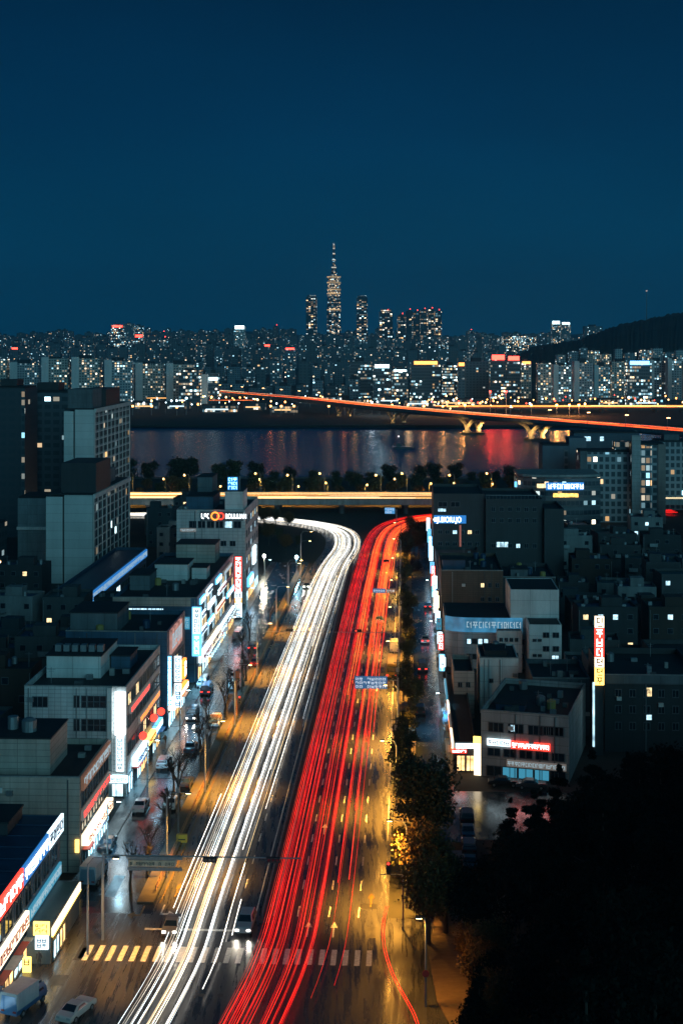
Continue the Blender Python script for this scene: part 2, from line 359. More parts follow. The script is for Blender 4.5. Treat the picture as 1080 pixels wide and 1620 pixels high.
def arrow(v, u, mat, turn=0, L=4.2):
    z = .026; m = MB()
    def q(p): b = len(m.v); m.v.extend([(v+x, u+y, z) for x, y in p]); m.face(tuple(range(b, b+len(p))))
    if turn == 0: q([(-.09, 0), (.09, 0), (.09, L*.62), (-.09, L*.62)]); q([(-.42, L*.62), (.42, L*.62), (0, L)])
    else:
        s = turn; q([(-.1, L*.9), (.1, L*.9), (.1, L*.4), (-.1, L*.4)][::-1] if 0 else [(-.1, L*.3), (.1, L*.3), (.1, L), (-.1, L)])
        q([(0, L*.3), (0, L*.42), (s*.8, L*.42), (s*.8, L*.3)] if s < 0 else [(0, L*.3), (s*.8, L*.3), (s*.8, L*.42), (0, L*.42)])
        q([(s*.8, L*.12), (s*.8, L*.6), (s*1.6, L*.36)] if s < 0 else [(s*.8, L*.12), (s*1.6, L*.36), (s*.8, L*.6)])
    return tag(m.build('lane_arrow', mat, rot=-RA), kind='structure')
arrow(-8.0, 154.5, MARKW); arrow(-10.9, 154.5, MARKW); arrow(-4.0, 163, MARKY); arrow(-10.9, 187, MARKW)
arrow(-28.2, 158.5, MARKW, 1); arrow(-27.4, 165, MARKY); arrow(-30.5, 158, MARKY, -1)
# ------------------------------------------------------------------ light trails (long exposure streaks at lamp height)
TW = [glow('trail_white', (1, .93, .82), 3.4, True, .10), glow('trail_cool', (.86, .95, 1), 2.8, True, .13), glow('trail_warm', (1, .70, .32), 2.2, True, .11), glow('trail_faint', (1, .88, .72), .7, True, .09)]
TR = [glow('trail_red', (1, .008, .010), 1.5, True, .10), glow('trail_scarlet', (1, .030, .016), 1.9, True, .12), glow('trail_orange', (1, .17, .03), 2.6, True, .09), glow('trail_deep', (.8, .006, .010), 0.6, True, .11)]
def trail(path, off, z, r, mat, i0, i1, label, group, wob=.12):
    ph = R.uniform(0, 9); f = R.uniform(.04, .09); step = 2
    pts = offset(path, lambda i: off + wob * math.sin(i * f + ph), z, i0, i1)
    pts = pts[::step] + ([pts[-1]] if (len(pts) - 1) % step else [])
    if len(pts) < 2: return
    p0 = pts[0].copy()
    o = MB().tube([p - p0 for p in pts], r, 4).build('light_trail', mat, loc=p0)
    tag(o, label, 'light trail', group)
NW = len(CW); NR = len(CR)
for k in range(44):
    lane = R.choice((-3.0, -3.0, -.3, -.3, 2.4)); off = lane + R.choice((-.72, .72)) + R.gauss(0, .34)
    if k % 3 == 0: off = R.uniform(-4.6, 4.4)
    mt_ = R.choice((TW[0], TW[3], TW[1], TW[2]))
    i0 = 0 if R.random() < .5 else R.randint(18, 58); i1 = NW if R.random() < .75 else R.randint(80, 110)
    trail(CW, off, R.uniform(.6, 1.0), R.choice((.014, .02, .028, .042)), mt_, i0 if off < 1.3 else R.randint(24, 60), i1,
          'thin %s headlight streak in the %s part of the left carriageway' % ({'trail_white': 'bright white', 'trail_cool': 'cool white', 'trail_warm': 'golden', 'trail_faint': 'faint'}[mt_.name.split('.')[0]], 'left' if off < -1.9 else 'middle' if off < 1.1 else 'right'), 'white headlight trails')
for off, i0, i1 in ((2.2, 16, 33), (3.0, 24, 30), (1.9, 50, 66), (2.8, 56, 74), (-4.4, 28, 38), (1.4, 33, 48)):
    trail(CW, off, .8, .05, TW[0], i0, i1, 'short broken white headlight streak on the left carriageway', 'short white streaks')
for k in range(13):    # the bright bundle at the bend
    trail(CW, R.uniform(-4, 4.4), R.uniform(.6, 1.1), R.choice((.018, .03, .05)), R.choice(TW), R.randint(60, 78), R.randint(105, NW),
          'bright white streak sweeping round the ramp bend', 'white trails on the bend')
for lane, n in ((-4.1, 20), (-.5, 18), (2.9, 10)):
    for k in range(n):
        off = lane + R.choice((-.8, .8, -.8, .8, 0)) * R.uniform(.7, 1.15) + R.gauss(0, .3)
        i0 = 0 if lane < 2 or R.random() < .3 else R.randint(22, 50); i1 = NR if R.random() < .8 else R.randint(85, 120)
        if lane > 0 and i0 == 0: i0 = R.randint(12, 40)
        mt_ = R.choice((TR[0], TR[3], TR[1], TR[3]))
        trail(CR, off, R.uniform(.6, 1.05), R.choice((.014, .02, .028, .045)), mt_, i0, i1,
              'thin %s tail-light streak in the %s of the right carriageway' % ({'trail_red': 'bright red', 'trail_scarlet': 'scarlet', 'trail_deep': 'dim crimson'}[mt_.name.split('.')[0]], {-4.1: 'lane beside the median', -.5: 'middle lane', 2.9: 'outer lane'}[lane]), 'red tail light trails')
for k in range(42):
    trail(CR, R.choice((-.6, 2.9, 2.9, 4.6)) + R.uniform(-1.3, 1.3), R.uniform(.6, 1.1), R.choice((.02, .035, .05)), R.choice((TR[1], TR[2], TR[2])), R.randint(42, 66), R.randint(95, NR),
          'orange-red streak near the far end of the right carriageway', 'orange trails at the far end')
slip = smooth([G(660, 1640), G(650, 1612), G(622, 1560), G(607, 1515), G(604, 1475), G(610, 1445)], 6)
for dx in (0, .25):
    p0 = slip[0]; o = MB().tube([p - p0 + Vector((dx, 0, .8)) for p in slip], .045, 5).build('light_trail', TR[1], loc=p0)
    tag(o, 'red streak curving along the right-turn lane beside the bottom kerb', 'light trail', 'red trails on the slip lane')
# ------------------------------------------------------------------ median fence
def fence(name, v, u0, u1, z0, h, step, mat, label, dv=0):
    r = empty(name, W(v, u0), -RA, label, 'fence'); a = MB()
    L = u1 - u0
    for z in (z0 + .12, z0 + h * .5, z0 + h): a.box(-.03, .03, 0, L, z - .03, z + .03)
    a.build('rail', mat, r); b = MB(); k = 0
    while k < L: b.box(-.035, .035, k, k + .07, z0, z0 + h + .05); k += step
    b.build('picket', mat, r)
fence('median_fence', -16.3, 159, 438, .28, .9, 2, STEEL, 'long steel railing on the left side of the dark median')
fence('median_fence', -15.9, 159, 438, .28, .75, 2, DSTEEL, 'long dark railing on the red-trail side of the median')
fence('verge_fence', -29.9, 166, 412, .16, .8, 3, paint('rusty_rail', (.25, .13, .06), .6, .3, 3, metal=.3), 'brown guard rail between the side road and the left carriageway')
# ------------------------------------------------------------------ near buildings
# a face of a building: 'f' = front towards the road, 's' = side towards the camera
class Bld:
    """origin at the road-side front corner nearest the camera; x away from / y along the road"""
    def __init__(s, name, label, cat, v, u, depth, length, h, wall, side, rot=0.0, z0=0, roof=None, parapet=.9, group=None):
        s.side = side; s.d = depth; s.L = length; s.h = h; s.wall = wall; s.z0 = z0
        s.r = empty(name, W(v, u, z0), -RA + rot, label, cat, group)
        x0, x1 = (-depth, 0) if side == 'L' else (0, depth)
        s.x0, s.x1 = x0, x1; m = MB(); m.box(x0, x1, 0, length, 0, h - parapet)
        t = .22
        if parapet:
            m.box(x0, x1, 0, t, h - parapet, h); m.box(x0, x1, length - t, length, h - parapet, h)
            m.box(x0, x0 + t, t, length - t, h - parapet, h); m.box(x1 - t, x1, t, length - t, h - parapet, h)
        m.build('wall', wall, s.r)
        rf = MB(); rf.box(x0 + t + .002, x1 - t - .002, t + .002, length - t - .002, h - parapet + .003, h - parapet + .09)
        s.roof = rf.build('roof', roof or ROOFM, s.r); s.rz = h - parapet + .09
    def bx(s, m, face, a0, a1, z0, z1, o0, o1, mi=0):
        if face == 's': m.box(a0, a1, -o1, -o0, z0, z1, mi)
        elif face == 'f':
            if s.side == 'L': m.box(o0, o1, a0, a1, z0, z1, mi)
            else: m.box(-o1, -o0, a0, a1, z0, z1, mi)
    def window(s, face, a0, a1, z0, z1, n=2, lit=None, rows=1, frame=FRAME):
        m = MB(); t = .09
        s.bx(m, face, a0, a1, z0, z0 + t, .003, .16); s.bx(m, face, a0, a1, z1 - t, z1, .003, .14)
        for k in range(n + 1):
            x = a0 + (a1 - a0 - t) * k / n; s.bx(m, face, x, x + t, z0 + t, z1 - t, .003, .12)
        for k in range(1, rows):
            z = z0 + (z1 - z0) * k / rows; s.bx(m, face, a0 + t, a1 - t, z - .04, z + .04, .003, .1)
        f = m.build('window', frame, s.r); g = MB(); s.bx(g, face, a0 + .02, a1 - .02, z0 + .02, z1 - .02, .002, .05)
        g.build('pane', lit or GLASS, f)
    def windows(s, face, a0, a1, zs, n, wd, hh, litp=.06, div=2):
        step = (a1 - a0) / n
        for z in zs:
            for k in range(n):
                c = a0 + step * (k + .5)
                s.window(face, c - wd / 2, c + wd / 2, z, z + hh, div, R.choice(LITW) if R.random() < litp else None)
    def sign(s, face, a0, a1, z0, z1, board, ink, n=None, vert=False, o=.05, th=.18, style=0, name='sign_board', label=None, rows=1):
        m = MB(); s.bx(m, face, a0, a1, z0, z1, o, o + th); b = m.build(name, board, s.r)
        if label: b['label'] = label
        if ink is not None:
            l = MB(); W_, H_ = a1 - a0, z1 - z0; pad = .12 * min(W_, H_)
            put = lambda x0, x1, y0, y1: s.bx(l, face, x0, x1, y0, y1, o + th, o + th + .05)
            if vert: n = n or max(2, int(H_ / W_)); cell = (H_ - 2*pad) / n; [glyph(put, a0 + pad, a1 - pad, z1 - pad - (k+1)*cell, z1 - pad - k*cell) for k in range(n)]
            else:
                hr = (H_ - 2*pad) / rows; n = n or max(2, int(W_ / hr)); cell = (W_ - 2*pad) / n
                for r_ in range(rows): [glyph(put, a0 + pad + k*cell, a0 + pad + (k+1)*cell, z0 + pad + r_*hr, z0 + pad + (r_+1)*hr) for k in range(n)]
            if l.v: l.build('lettering', ink, b)
        return b
    def rbox(s, name, x0, x1, y0, y1, h, mat, roof=True, z=None):
        z = s.rz if z is None else z; m = MB(); m.box(x0, x1, y0, y1, z, z + h)
        p = m.build(name, mat, s.r)
        if roof: MB().box(x0 - .15, x1 + .15, y0 - .15, y1 + .15, z + h + .002, z + h + .2).build('roof', ROOFM, p)
        return p
    def grime(s, face, n=3):
        a0, a1 = ((s.x0, s.x1) if face == 's' else (0, s.L))
        for k in range(n):
            a = R.uniform(a0 + .3, a1 - .4)
            if k % 2 == 0: m = MB(); s.bx(m, face, a, a + .12, .2, s.h - .4, .004, .14); m.build('drain_pipe', R.choice((STEEL, DCONC)), s.r)
            else: m = MB(); z = R.uniform(2.2, s.h - 2); s.bx(m, face, a, a + .8, z, z + .6, .05, .42); m.build('air_conditioner', R.choice((STEEL, WALLS[2])), s.r)
        m = MB(); s.bx(m, face, a0, a1, s.h - .14, s.h + .02, -.26, .10); m.build('coping', CONC, s.r)
    def clutter(s, n, big=1.0):
        s.grime('s', 5); n = int(n * 1.8)
        for k in range(n):
            x = R.uniform(s.x0 + 1.5, s.x1 - 1.5); y = R.uniform(1.5, max(2, s.L - 1.5)); q = R.random()
            if q < .5:
                m = MB(); a, b, c = R.uniform(.5, 1.2) * big, R.uniform(.4, .9) * big, R.uniform(.5, 1.1); m.box(x-a/2, x+a/2, y-b/2, y+b/2, s.rz, s.rz+c)
                m.build('air_conditioner', R.choice((STEEL, CONC, DCONC)), s.r)
            elif q < .75:
                m = MB(); m.tube([(x, y, s.rz), (x, y, s.rz + 1.3), (x, y, s.rz + 1.5)], [.7, .7, .35], 10); m.build('water_tank', R.choice((STEEL, ROOFB, paint('tank_yellow', (.3, .22, .06), .6))), s.r)
            else:
                m = MB(); m.tube([(x, y, s.rz), (x, y, s.rz + 2.4)], .05, 4); m.tube([(x-.6, y, s.rz + 2.1), (x+.6, y, s.rz + 2.1)], .03, 4); m.tube([(x-.4, y, s.rz+1.8), (x+.4, y, s.rz+1.8)], .03, 4); m.build('antenna', STEEL, s.r)
def glyph(put, x0, x1, y0, y1):
    """a blocky syllable: strokes in a square, like the unreadable lettering in the photo"""
    w, h = x1 - x0, y1 - y0; g = .1; x0 += w*g; x1 -= w*g; y0 += h*g; y1 -= h*g; w, h = x1-x0, y1-y0; t = min(w, h) * .17
    k = R.randint(0, 5)
    if k in (0, 1, 2):
        a = x0 + w*.58; yb = y0 + (h*.42 if R.random() < .5 else 0)
        put(x0, a, y1 - t, y1); put(x0, x0 + t, yb, y1 - t)
        if k: put(x0 + t, a, yb, yb + t)
        if k == 2: put(a - t, a, yb + t, y1 - t)
        put(x1 - t, x1, yb if k else y0, y1)
        if R.random() < .6: put(a + t*.4, x1 - t, y1 - h*.45, y1 - h*.45 + t)
        if yb > y0 and k: put(x0 + t, x1, y0, y0 + t)
    elif k == 3:
        put(x0, x1, y1 - t, y1); put(x0 + w*.2, x0 + w*.2 + t, y0 + h*.55, y1 - t); put(x0 + w*.65, x0 + w*.65 + t, y0 + h*.55, y1 - t)
        put(x0, x1, y0 + h*.4, y0 + h*.4 + t); put(x0 + w*.45, x0 + w*.45 + t, y0, y0 + h*.4)
    elif k == 4:
        put(x0, x0 + t, y0, y1); put(x1 - t, x1, y0, y1); put(x0 + t, x1 - t, y0, y0 + t); put(x0 + t, x1 - t, y0 + h*.45, y0 + h*.45 + t)
    else:
        put(x0, x0 + t, y0 + h*.1, y1); put(x0 + t, x0 + w*.5, y1 - t, y1); put(x0 + t, x0 + w*.5, y0 + h*.1, y0 + h*.1 + t)
        put(x1 - t, x1, y0, y1); put(x0 + w*.62, x1 - t, y0 + h*.6, y0 + h*.6 + t)
SW = glow('sign_white', (.70, .92, 1), 2.1); SB = glow('sign_blue', (.16, .60, 1), 1.6); SR = glow('sign_red', (1, .05, .03), 2.4); SY = glow('sign_yellow', (1, .66, .14), 3.0)
SWW = glow('sign_warm_white', (1, .82, .56), 2.3); SDB = glow('sign_deep_blue', (.03, .22, .62), .9); STL = glow('sign_teal', (.06, .32, .48), .8); SDIM = glow('sign_dim', (.34, .30, .27), .35)
SBR = glow('sign_brown', (.45, .2, .12), .25); SOR = glow('sign_orange', (1, .28, .04), 2.6)
INKB = paint('ink_blue', (.01, .03, .12), .6); INKK = paint('ink_black', (.01, .01, .012), .6); INKR = paint('ink_red', (.5, .02, .02), .6)
LW = glow('letters_white', (.85, .96, 1), 5); LR = glow('letters_red', (1, .06, .05), 2.2); LD = glow('letters_dim', (.45, .62, .7), .7); LO = glow('letters_orange', (1, .3, .06), 1.6)
SHOPC = glow('shopfront_cool', (.6, .9, 1), 2.6, True, .8); SHOPW = glow('shopfront_warm', (1, .6, .24), 2.4, True, .8)
def shopfront(b, face, a0, a1, mat, n, h=2.7, awn=None):
    w = (a1 - a0) / n
    for k in range(n):
        x = a0 + k * w; m = MB(); b.bx(m, face, x + .06, x + w - .06, .1, .2, .003, .2); b.bx(m, face, x + .06, x + w - .06, h - .1, h, .003, .2)
        for q in (0, .5, 1): xx = x + .06 + (w - .22) * q; b.bx(m, face, xx, xx + .1, .2, h - .1, .003, .18)
        f = m.build('shopfront', FRAME, b.r); g = MB(); b.bx(g, face, x + .08, x + w - .08, .14, h - .06, .002, .07); g.build('pane', R.choice(mat) if isinstance(mat, (list, tuple)) else mat, f)
        if awn and R.random() < .8:
            m = MB(); b.bx(m, face, x, x + w - .1, h + .05, h + .15, .1, R.uniform(.8, 1.5)); m.build('awning', R.choice(awn), b.r)
AWN = [paint('awning_blue', (.03, .14, .3), .6), paint('awning_grey', (.3, .3, .3), .6), paint('awning_red', (.35, .04, .03), .6), paint('awning_cream', (.5, .45, .35), .6)]
GREYSTRIP = LITW + [GLASS, GLASS]
# -- left row, nearest first
A = Bld('shop_building', 'two-storey shops, dark blue roof, red and white sign band, bottom left corner', 'building', -40.5, 112, 15, 50, 10.6, WALLS[5], 'L', roof=ROOFB, parapet=.15)
for k in range(14):
    MB().box(-14.9, -.3, 1 + 3.5*k, 1.12 + 3.5*k, 10.55, 10.66).build('roof_rib', ROOFB, A.r)
A.rbox('machine_shed', -9, -4.2, 43, 49, 1.4, WALLS[4])
A.sign('f', 22, 33.2, 8.7, 10.7, SR, LW, 5, th=.3, label='red lit sign section'); A.sign('f', 33.4, 43.6, 8.7, 10.7, SDB, LW, 7, th=.3, label='blue sign section with white lettering'); A.sign('f', 43.8, 50.4, 8.7, 10.7, SW, INKB, 4, th=.3, label='bright white sign section')
A.windows('f', 23, 49, (5.9,), 7, 2.8, 2.2, .1)
A.sign('f', 24, 35, 3.9, 5.5, SWW, INKR, 9, th=.4, label='bright lower sign'); A.sign('f', 36, 49.6, 3.9, 5.3, STL, LD, 12, th=.25)
shopfront(A, 'f', 20, 37, [SHOPC, SHOPW], 5, awn=AWN); shopfront(A, 'f', 37, 49, [SHOPC, GLASS], 4)
# canopy shop in front
K = Bld('canopy_shop', 'low green-roofed canopy shop with a bright edge strip, by the crosswalk', 'shop', -37.6, 146.5, 2.6, 13, 3.9, WALLS[6], 'L', roof=paint('canopy_green', (.02, .06, .05), .4), parapet=.08)
K.sign('f', .1, 12.9, 3.0, 3.8, SWW, None, th=.15); K.sign('f', .1, 12.9, 2.86, 2.97, SY, None, th=.2)
K.sign('s', -1.8, -.1, 3.2, 4.6, SY, INKK, 2, th=.3, label='yellow lit sign box with dark figures', rows=2); K.sign('s', -1.6, -.2, 1.7, 3.1, SW, INKB, 2, th=.3, rows=2)
shopfront(K, 'f', .5, 6, [SHOPC, SHOPW], 2, 2.3)
# C beige
C = Bld('beige_commercial_building', 'three-storey beige building with a blank tiled side wall and rooftop tank', 'building', -40.5, 172, 16, 17, 12, WALLS[1], 'L')
C.rbox('penthouse', -13.5, -4.5, 3, 12, 4.6, WALLS[1])
m = MB(); m.tube([(-8, 6, C.rz + 4.8), (-8, 6, C.rz + 6.2), (-8, 6, C.rz + 6.5)], [.95, .95, .5], 12); m.tube([(-10.4, 7, C.rz + 4.8), (-10.4, 7, C.rz + 6.4)], .7, 10); m.build('water_tank', STEEL, C.r)
C.clutter(6)
C.window('s', -14.8, -12.7, 8.8, 10, 2); C.window('s', -14.8, -12.7, 5.4, 6.6, 2)
C.sign('f', .5, 16.5, 10.1, 11.9, SBR, LD, 9, th=.35); C.windows('f', .5, 16.5, (7.9,), 5, 2.9, 1.9, .05)
C.sign('f', .5, 16.5, 6.3, 7.6, SDIM, LR, 8, th=.3, label='sign band with red letters'); C.windows('f', .5, 16.5, (4.7,), 5, 2.9, 1.5, .1)
C.sign('f', .8, 15.5, 3.1, 4.4, SWW, INKR, 7, th=.9, label='bright white awning sign'); shopfront(C, 'f', .8, 16, [SHOPC, GLASS], 5, 2.5, AWN)
C.sign('s', -.55, -.05, 2.6, 4.2, SY, None, o=.05)
# lower wing at far left of C
C2 = Bld('beige_annex', 'lower beige annex with small dark windows at the left edge', 'building', -56.6, 174, 14, 20, 9.5, WALLS[1], 'L'); C2.window('s', -3, -1.4, 6, 7.2, 2); C2.clutter(4)
# D big white-sign building
D = Bld('white_sign_building', 'four-storey grey tiled building with a tall blank white lit sign at its corner', 'building', -40.5, 201, 15, 28, 16.2, paint('wall_tile_grey', (.50, .50, .49), .6, .25, .3, joints=(.9, .6)), 'L')
D.rbox('penthouse', -13.8, -5.5, 8, 20, 3.3, WALLS[2]); D.clutter(7); D.rbox('stair_box', -5.2, -2.2, 14, 20, 2.0, WALLS[5])
for q in range(6): D.rbox('air_conditioner', -13 + q*1.3, -12.1 + q*1.3, 10, 11.2, 1.0, STEEL, False, D.rz + 3.55)
D.window('s', -13.8, -11.5, 13.0, 14.6, 3); D.window('s', -7.7, -6.8, 13.0, 14.8, 1); D.window('s', -6.6, -2.9, 13.0, 14.8, 4, rows=2)
D.window('s', -7.7, -6.8, 9.6, 11.4, 1); D.window('s', -6.6, -2.9, 9.6, 11.4, 4, rows=2); D.window('s', -5.6, -3.4, 6, 8, 3)
D.sign('s', -10.4, -6.8, 7.2, 7.9, SDIM, LD, 9); D.sign('s', -3.3, -2.3, 7.2, 7.9, STL, LW, 3)
MB().box(-2.75, -2.0, -.45, -.003, 0, 16.0).build('corner_pier', WALLS[2], D.r)
D.sign('s', -1.55, -.15, 9.2, 15.4, glow('sign_blank_white', (.78, .94, 1), 7), None, th=.45, label='tall blank white lit sign panel'); D.sign('s', -1.4, -.3, 3.9, 8.9, SW, INKK, 8, vert=True, th=.4, label='lower vertical sign with dark letters')
D.sign('s', -2.7, .3, 2.3, 3.3, SW, INKB, 6, th=.7, label='sign strip wrapping the corner'); D.sign('s', -3.6, -2.85, 6.6, 8, SW, INKB, 1, rows=2); D.sign('s', -3.6, -2.85, 4.9, 6.2, SB, LW, 1, rows=2)
for i, z in enumerate((13.0, 9.8)): D.windows('f', .6, 27.4, (z,), 9, 2.4, 1.9, .08)
D.sign('f', 2, 17, 11.6, 12.7, SDIM, LR, 14, th=.3); D.sign('f', 9, 26, 8.2, 9.4, SDIM, LO, 15, th=.3); D.windows('f', .6, 27.4, (5.8,), 9, 2.4, 1.9, .25)
D.sign('f', 4, 13, 3.3, 4.6, SW, INKB, 7, th=.9, label='bright white shop sign'); D.sign('f', 14, 20, 3.5, 4.5, SY, INKR, 5, th=.8); D.sign('f', 21, 27, 3.3, 4.5, SB, LW, 5, th=.6)
for (a, z) in ((8.5, 6.6), (17.5, 6.9), (24, 6.2)):
    p = Vector((.9, a, z)); m = MB(); m.tube([p + Vector((0, -.12, 0)), p + Vector((0, .12, 0))], .62, 14); o = m.build('round_sign', SR, D.r); MB().tube([(.0, a, z), (.35, a, z)], .05, 4).build('bracket', STEEL, o)
shopfront(D, 'f', 1, 27, [SHOPC, SHOPC, SHOPW, GLASS], 8, 2.9, AWN); shopfront(D, 's', -2.6, -.3, SHOPC, 1, 2.1)
# E
E = Bld('dark_billboard_building', 'dark blue five-storey building with a pinkish picture billboard under its roof edge', 'building', -40.5, 236, 17.5, 19, 17, WALLS[5], 'L')
E.rbox('penthouse', -17.2, -9, 2, 12, 3.4, WALLS[6]); E.clutter(6)
E.sign('f', 2, 13.5, 12.6, 16.7, glow('billboard', (.75, .36, .30), .55, True, .5), LD, 6, th=.4, rows=1, label='picture billboard'); E.windows('f', 1, 18, (9.2, 6.2), 5, 2.5, 1.8, .2)
E.sign('s', .15, .8, 4.4, 12.8, SB, LW, 12, vert=True, o=.1, th=.3, label='narrow blue-white vertical sign')
m = MB();
for q in (6, 9, 12): m.tube([(0, .3, q), (1.2, .3, q)], .05, 4)
m.build('sign_bracket', STEEL, E.r)
E.sign('s', 1.1, 2.3, 8.2, 12.6, SW, INKB, 4, vert=True, o=-.9, th=.3, label='upper white hanging sign'); E.sign('s', 1.1, 2.3, 3.9, 7.9, SW, INKB, 4, vert=True, o=-.9, th=.3, label='lower white hanging sign')
E.sign('f', 1, 9, 3.2, 4.6, SWW, INKR, 6, th=1.1); E.sign('f', 10, 18, 3.2, 4.4, SOR, LW, 6, th=.8); shopfront(E, 'f', .5, 18.5, [SHOPW, SHOPW, SHOPC], 5, 2.9, AWN)
E.sign('f', 15, 17.5, 5.2, 8.6, SOR, LW, 2, vert=True, th=.5)
# F
Fb = Bld('long_glass_front_building', 'long five-storey building with rows of glowing slanting signs and a tall blue corner sign', 'building', -40.5, 270, 16.5, 58, 16.6, WALLS[5], 'L')
MB().box(-16.5, -1.2, -.3, -.003, 14.9, 16.58).build('cornice', WALLS[1], Fb.r)
Fb.window('s', -14.2, -6.5, 13.6, 14.5, 10, LITW[0]); Fb.windows('s', -15.8, -2.5, (9.6, 6.6, 3.4), 5, 2.1, 1.4, .15); Fb.sign('s', -11.5, -3, 12.0, 12.7, SDB, LW, 14)
Fb.sign('s', -16.1, -13.9, 14.0, 15.0, SW, INKB, 3, th=.5, label='small bright blue-white sign'); Fb.sign('s', -3.0, -1.4, 10.4, 12.8, STL, LD, 2, rows=2)
Fb.sign('s', -.9, .95, 5.2, 14.8, SB, None, o=.1, th=.3, name='sign_frame'); Fb.sign('s', -.7, .75, 9.6, 14.6, SW, INKB, 5, vert=True, o=.42, th=.1, label='tall vertical sign, upper panel'); Fb.sign('s', -.7, .75, 5.4, 9.4, SB, LW, 4, vert=True, o=.42, th=.1)
Fb.windows('f', 1, 57, (12.4, 9.2, 6.0), 14, 3.2, 2.2, .5, 3)
for (a, b, z, mt, ik) in ((3, 9, 14.6, SB, LW), (4, 10, 11.4, SW, INKB), (12, 20, 14.7, SW, INKB), (14, 24, 11.5, SW, None), (3, 12, 8.2, SW, INKB), (26, 34, 14.6, SB, LW), (30, 42, 11.6, SW, INKR), (14, 22, 8.2, SB, LW), (38, 52, 14.4, SDIM, LD), (26, 40, 8.3, SWW, INKR), (44, 56, 8.3, SB, LW)):
    Fb.sign('f', a, b, z, z + 1.15, mt, ik, th=.35)
Fb.sign('f', 2, 14, 3.3, 5.2, SW, INKR, 8, th=1.0, label='bright shop fascia'); Fb.sign('f', 15, 30, 3.3, 5.0, SWW, INKB, 9, th=.9); Fb.sign('f', 32, 56, 3.3, 4.6, SW, INKB, 14, th=.7)
shopfront(Fb, 'f', .5, 57.5, [SHOPC, SHOPC, SHOPW], 12, 2.9, AWN)
Fb.rbox('penthouse', -12.6, -5.6, 24, 32, 3.4, WALLS[2]); Fb.rbox('lift_house', -15.6, -11.5, 12, 20, 3.0, WALLS[6]); Fb.rbox('stair_box', -5, -1.8, 26, 31, 2.4, WALLS[2]); Fb.rbox('penthouse', -12, -3, 48, 56, 4.2, WALLS[1]); Fb.clutter(8)
# red vertical sign tower on the pavement between F and G
T = empty('sign_tower', W(-40.6, 331), -RA, 'tall red vertical sign with white letters over white panels, between two building fronts', 'sign')
def tsign(T, parts, w, th=.5):
    for z0, z1, mt, ik, n in parts:
        b = MB().box(0, w, 0, th, z0, z1).build('sign_panel', mt, T)
        if ik:
            l = MB(); put = lambda a, c, y0, y1: l.box(a, c, -.06, -.001, y0, y1); cell = (z1 - z0) / n
            for k in range(n): glyph(put, .15, w - .15, z0 + k*cell, z0 + (k+1)*cell)
            l.build('lettering', ik, b)
tsign(T, ((6.9, 15.2, SR, LW, 8), (5.4, 6.8, SW, INKR, 1), (4.2, 5.3, SOR, LW, 1), (.8, 4.1, SW, INKB, 3)), 1.7)
MB().box(.05, 1.65, .5, .7, 0, 15.4).build('frame', DSTEEL, T)
# G
Gb = Bld('ring_logo_building', 'seven-storey grey building with a red ring logo and white letters along its top', 'building', -40.5, 352, 17.5, 31, 24, paint('wall_grey_tile', (.46, .45, .43), .7, .25, .3, joints=(1.2, .8)), 'L')
Gb.rbox('lift_tower', -5.2, -.6, .3, 10, 5.4, WALLS[2]); Gb.rbox('machine_room', -16, -9, 6, 20, 3.4, WALLS[5]); Gb.rbox('machine_room', -14.5, -10.6, 16, 26, 7.5, WALLS[6]); Gb.clutter(8)
Gb.windows('s', -14.5, -.8, (19.3,), 6, 1.9, 1.8, .08); Gb.sign('s', -16.6, -12.5, 18.3, 19.2, SDIM, LD, 7); Gb.windows('s', -9, -2, (14.7,), 3, 1.5, 1.4, 0); Gb.windows('s', -9, -2, (10.3, 6.3), 3, 1.5, 1.4, .1)
def text3d(s, size, mat, parent, loc, th=.06, rz=0, sx=1):
    c = bpy.data.curves.new('text', 'FONT'); c.body = s; c.size = size; c.extrude = th; c.align_x = 'LEFT'; c.space_character = 1.0
    o = bpy.data.objects.new('text', c); me = bpy.data.meshes.new_from_object(o); bpy.data.objects.remove(o)
    me.materials.clear(); me.materials.append(mat); l = bpy.data.objects.new('lettering', me); COL.objects.link(l); l.parent = parent
    l.location = loc; l.rotation_euler = (rad(90), 0, rz); l.scale = (sx, 1, 1); return l
b = MB().box(-11.4, -.4, -.22, -.003, 21.2, 23.5).build('sign_board', WALLS[6], Gb.r)
def ring(parent, cx, cz, y, r, t, mat, name='ring'):
    m = MB(); pts = [Vector((cx + r*math.cos(2*PI*k/24), y, cz + r*math.sin(2*PI*k/24))) for k in range(25)]; m.tube(pts, t, 6, caps=False); return m.build(name, mat, parent)
text3d('UK', 1.9, LW, b, (-11.2, -.3, 21.7), sx=.8); ring(b, -7.6, 22.4, -.5, .95, .2, SOR); ring(b, -6.2, 22.4, -.5, .8, .17, SR)
text3d('BOUUUAN', 1.75, LW, b, (-5.0, -.3, 21.75), sx=.62)
Gb.windows('f', 1, 30, (20, 16.6, 13.2, 9.8, 6.4), 6, 2.4, 1.8, .2); Gb.sign('f', 4, 14, 3.6, 6, SB, LW, 5, th=.6); shopfront(Gb, 'f', .5, 30, [SHOPC, SHOPW], 6, 2.9)
Gb.sign('f', 16, 22, 7.5, 12, SW, INKB, 3, vert=True, th=.5)
q = MB().box(-4.6, -2.0, 1, 1.4, Gb.rz + 5.7, Gb.rz + 9).build('rooftop_sign', SDB, Gb.r); l = MB(); put = lambda a, c, y0, y1: l.box(a, c, .94, .998, y0, y1)
for k in range(3):
    for j in range(2): glyph(put, -4.5 + 1.2*j, -3.3 + 1.2*j, Gb.rz + 5.8 + k*1.05, Gb.rz + 6.8 + k*1.05)
l.build('lettering', glow('letters_cyan', (.3, .8, 1), 4), q)
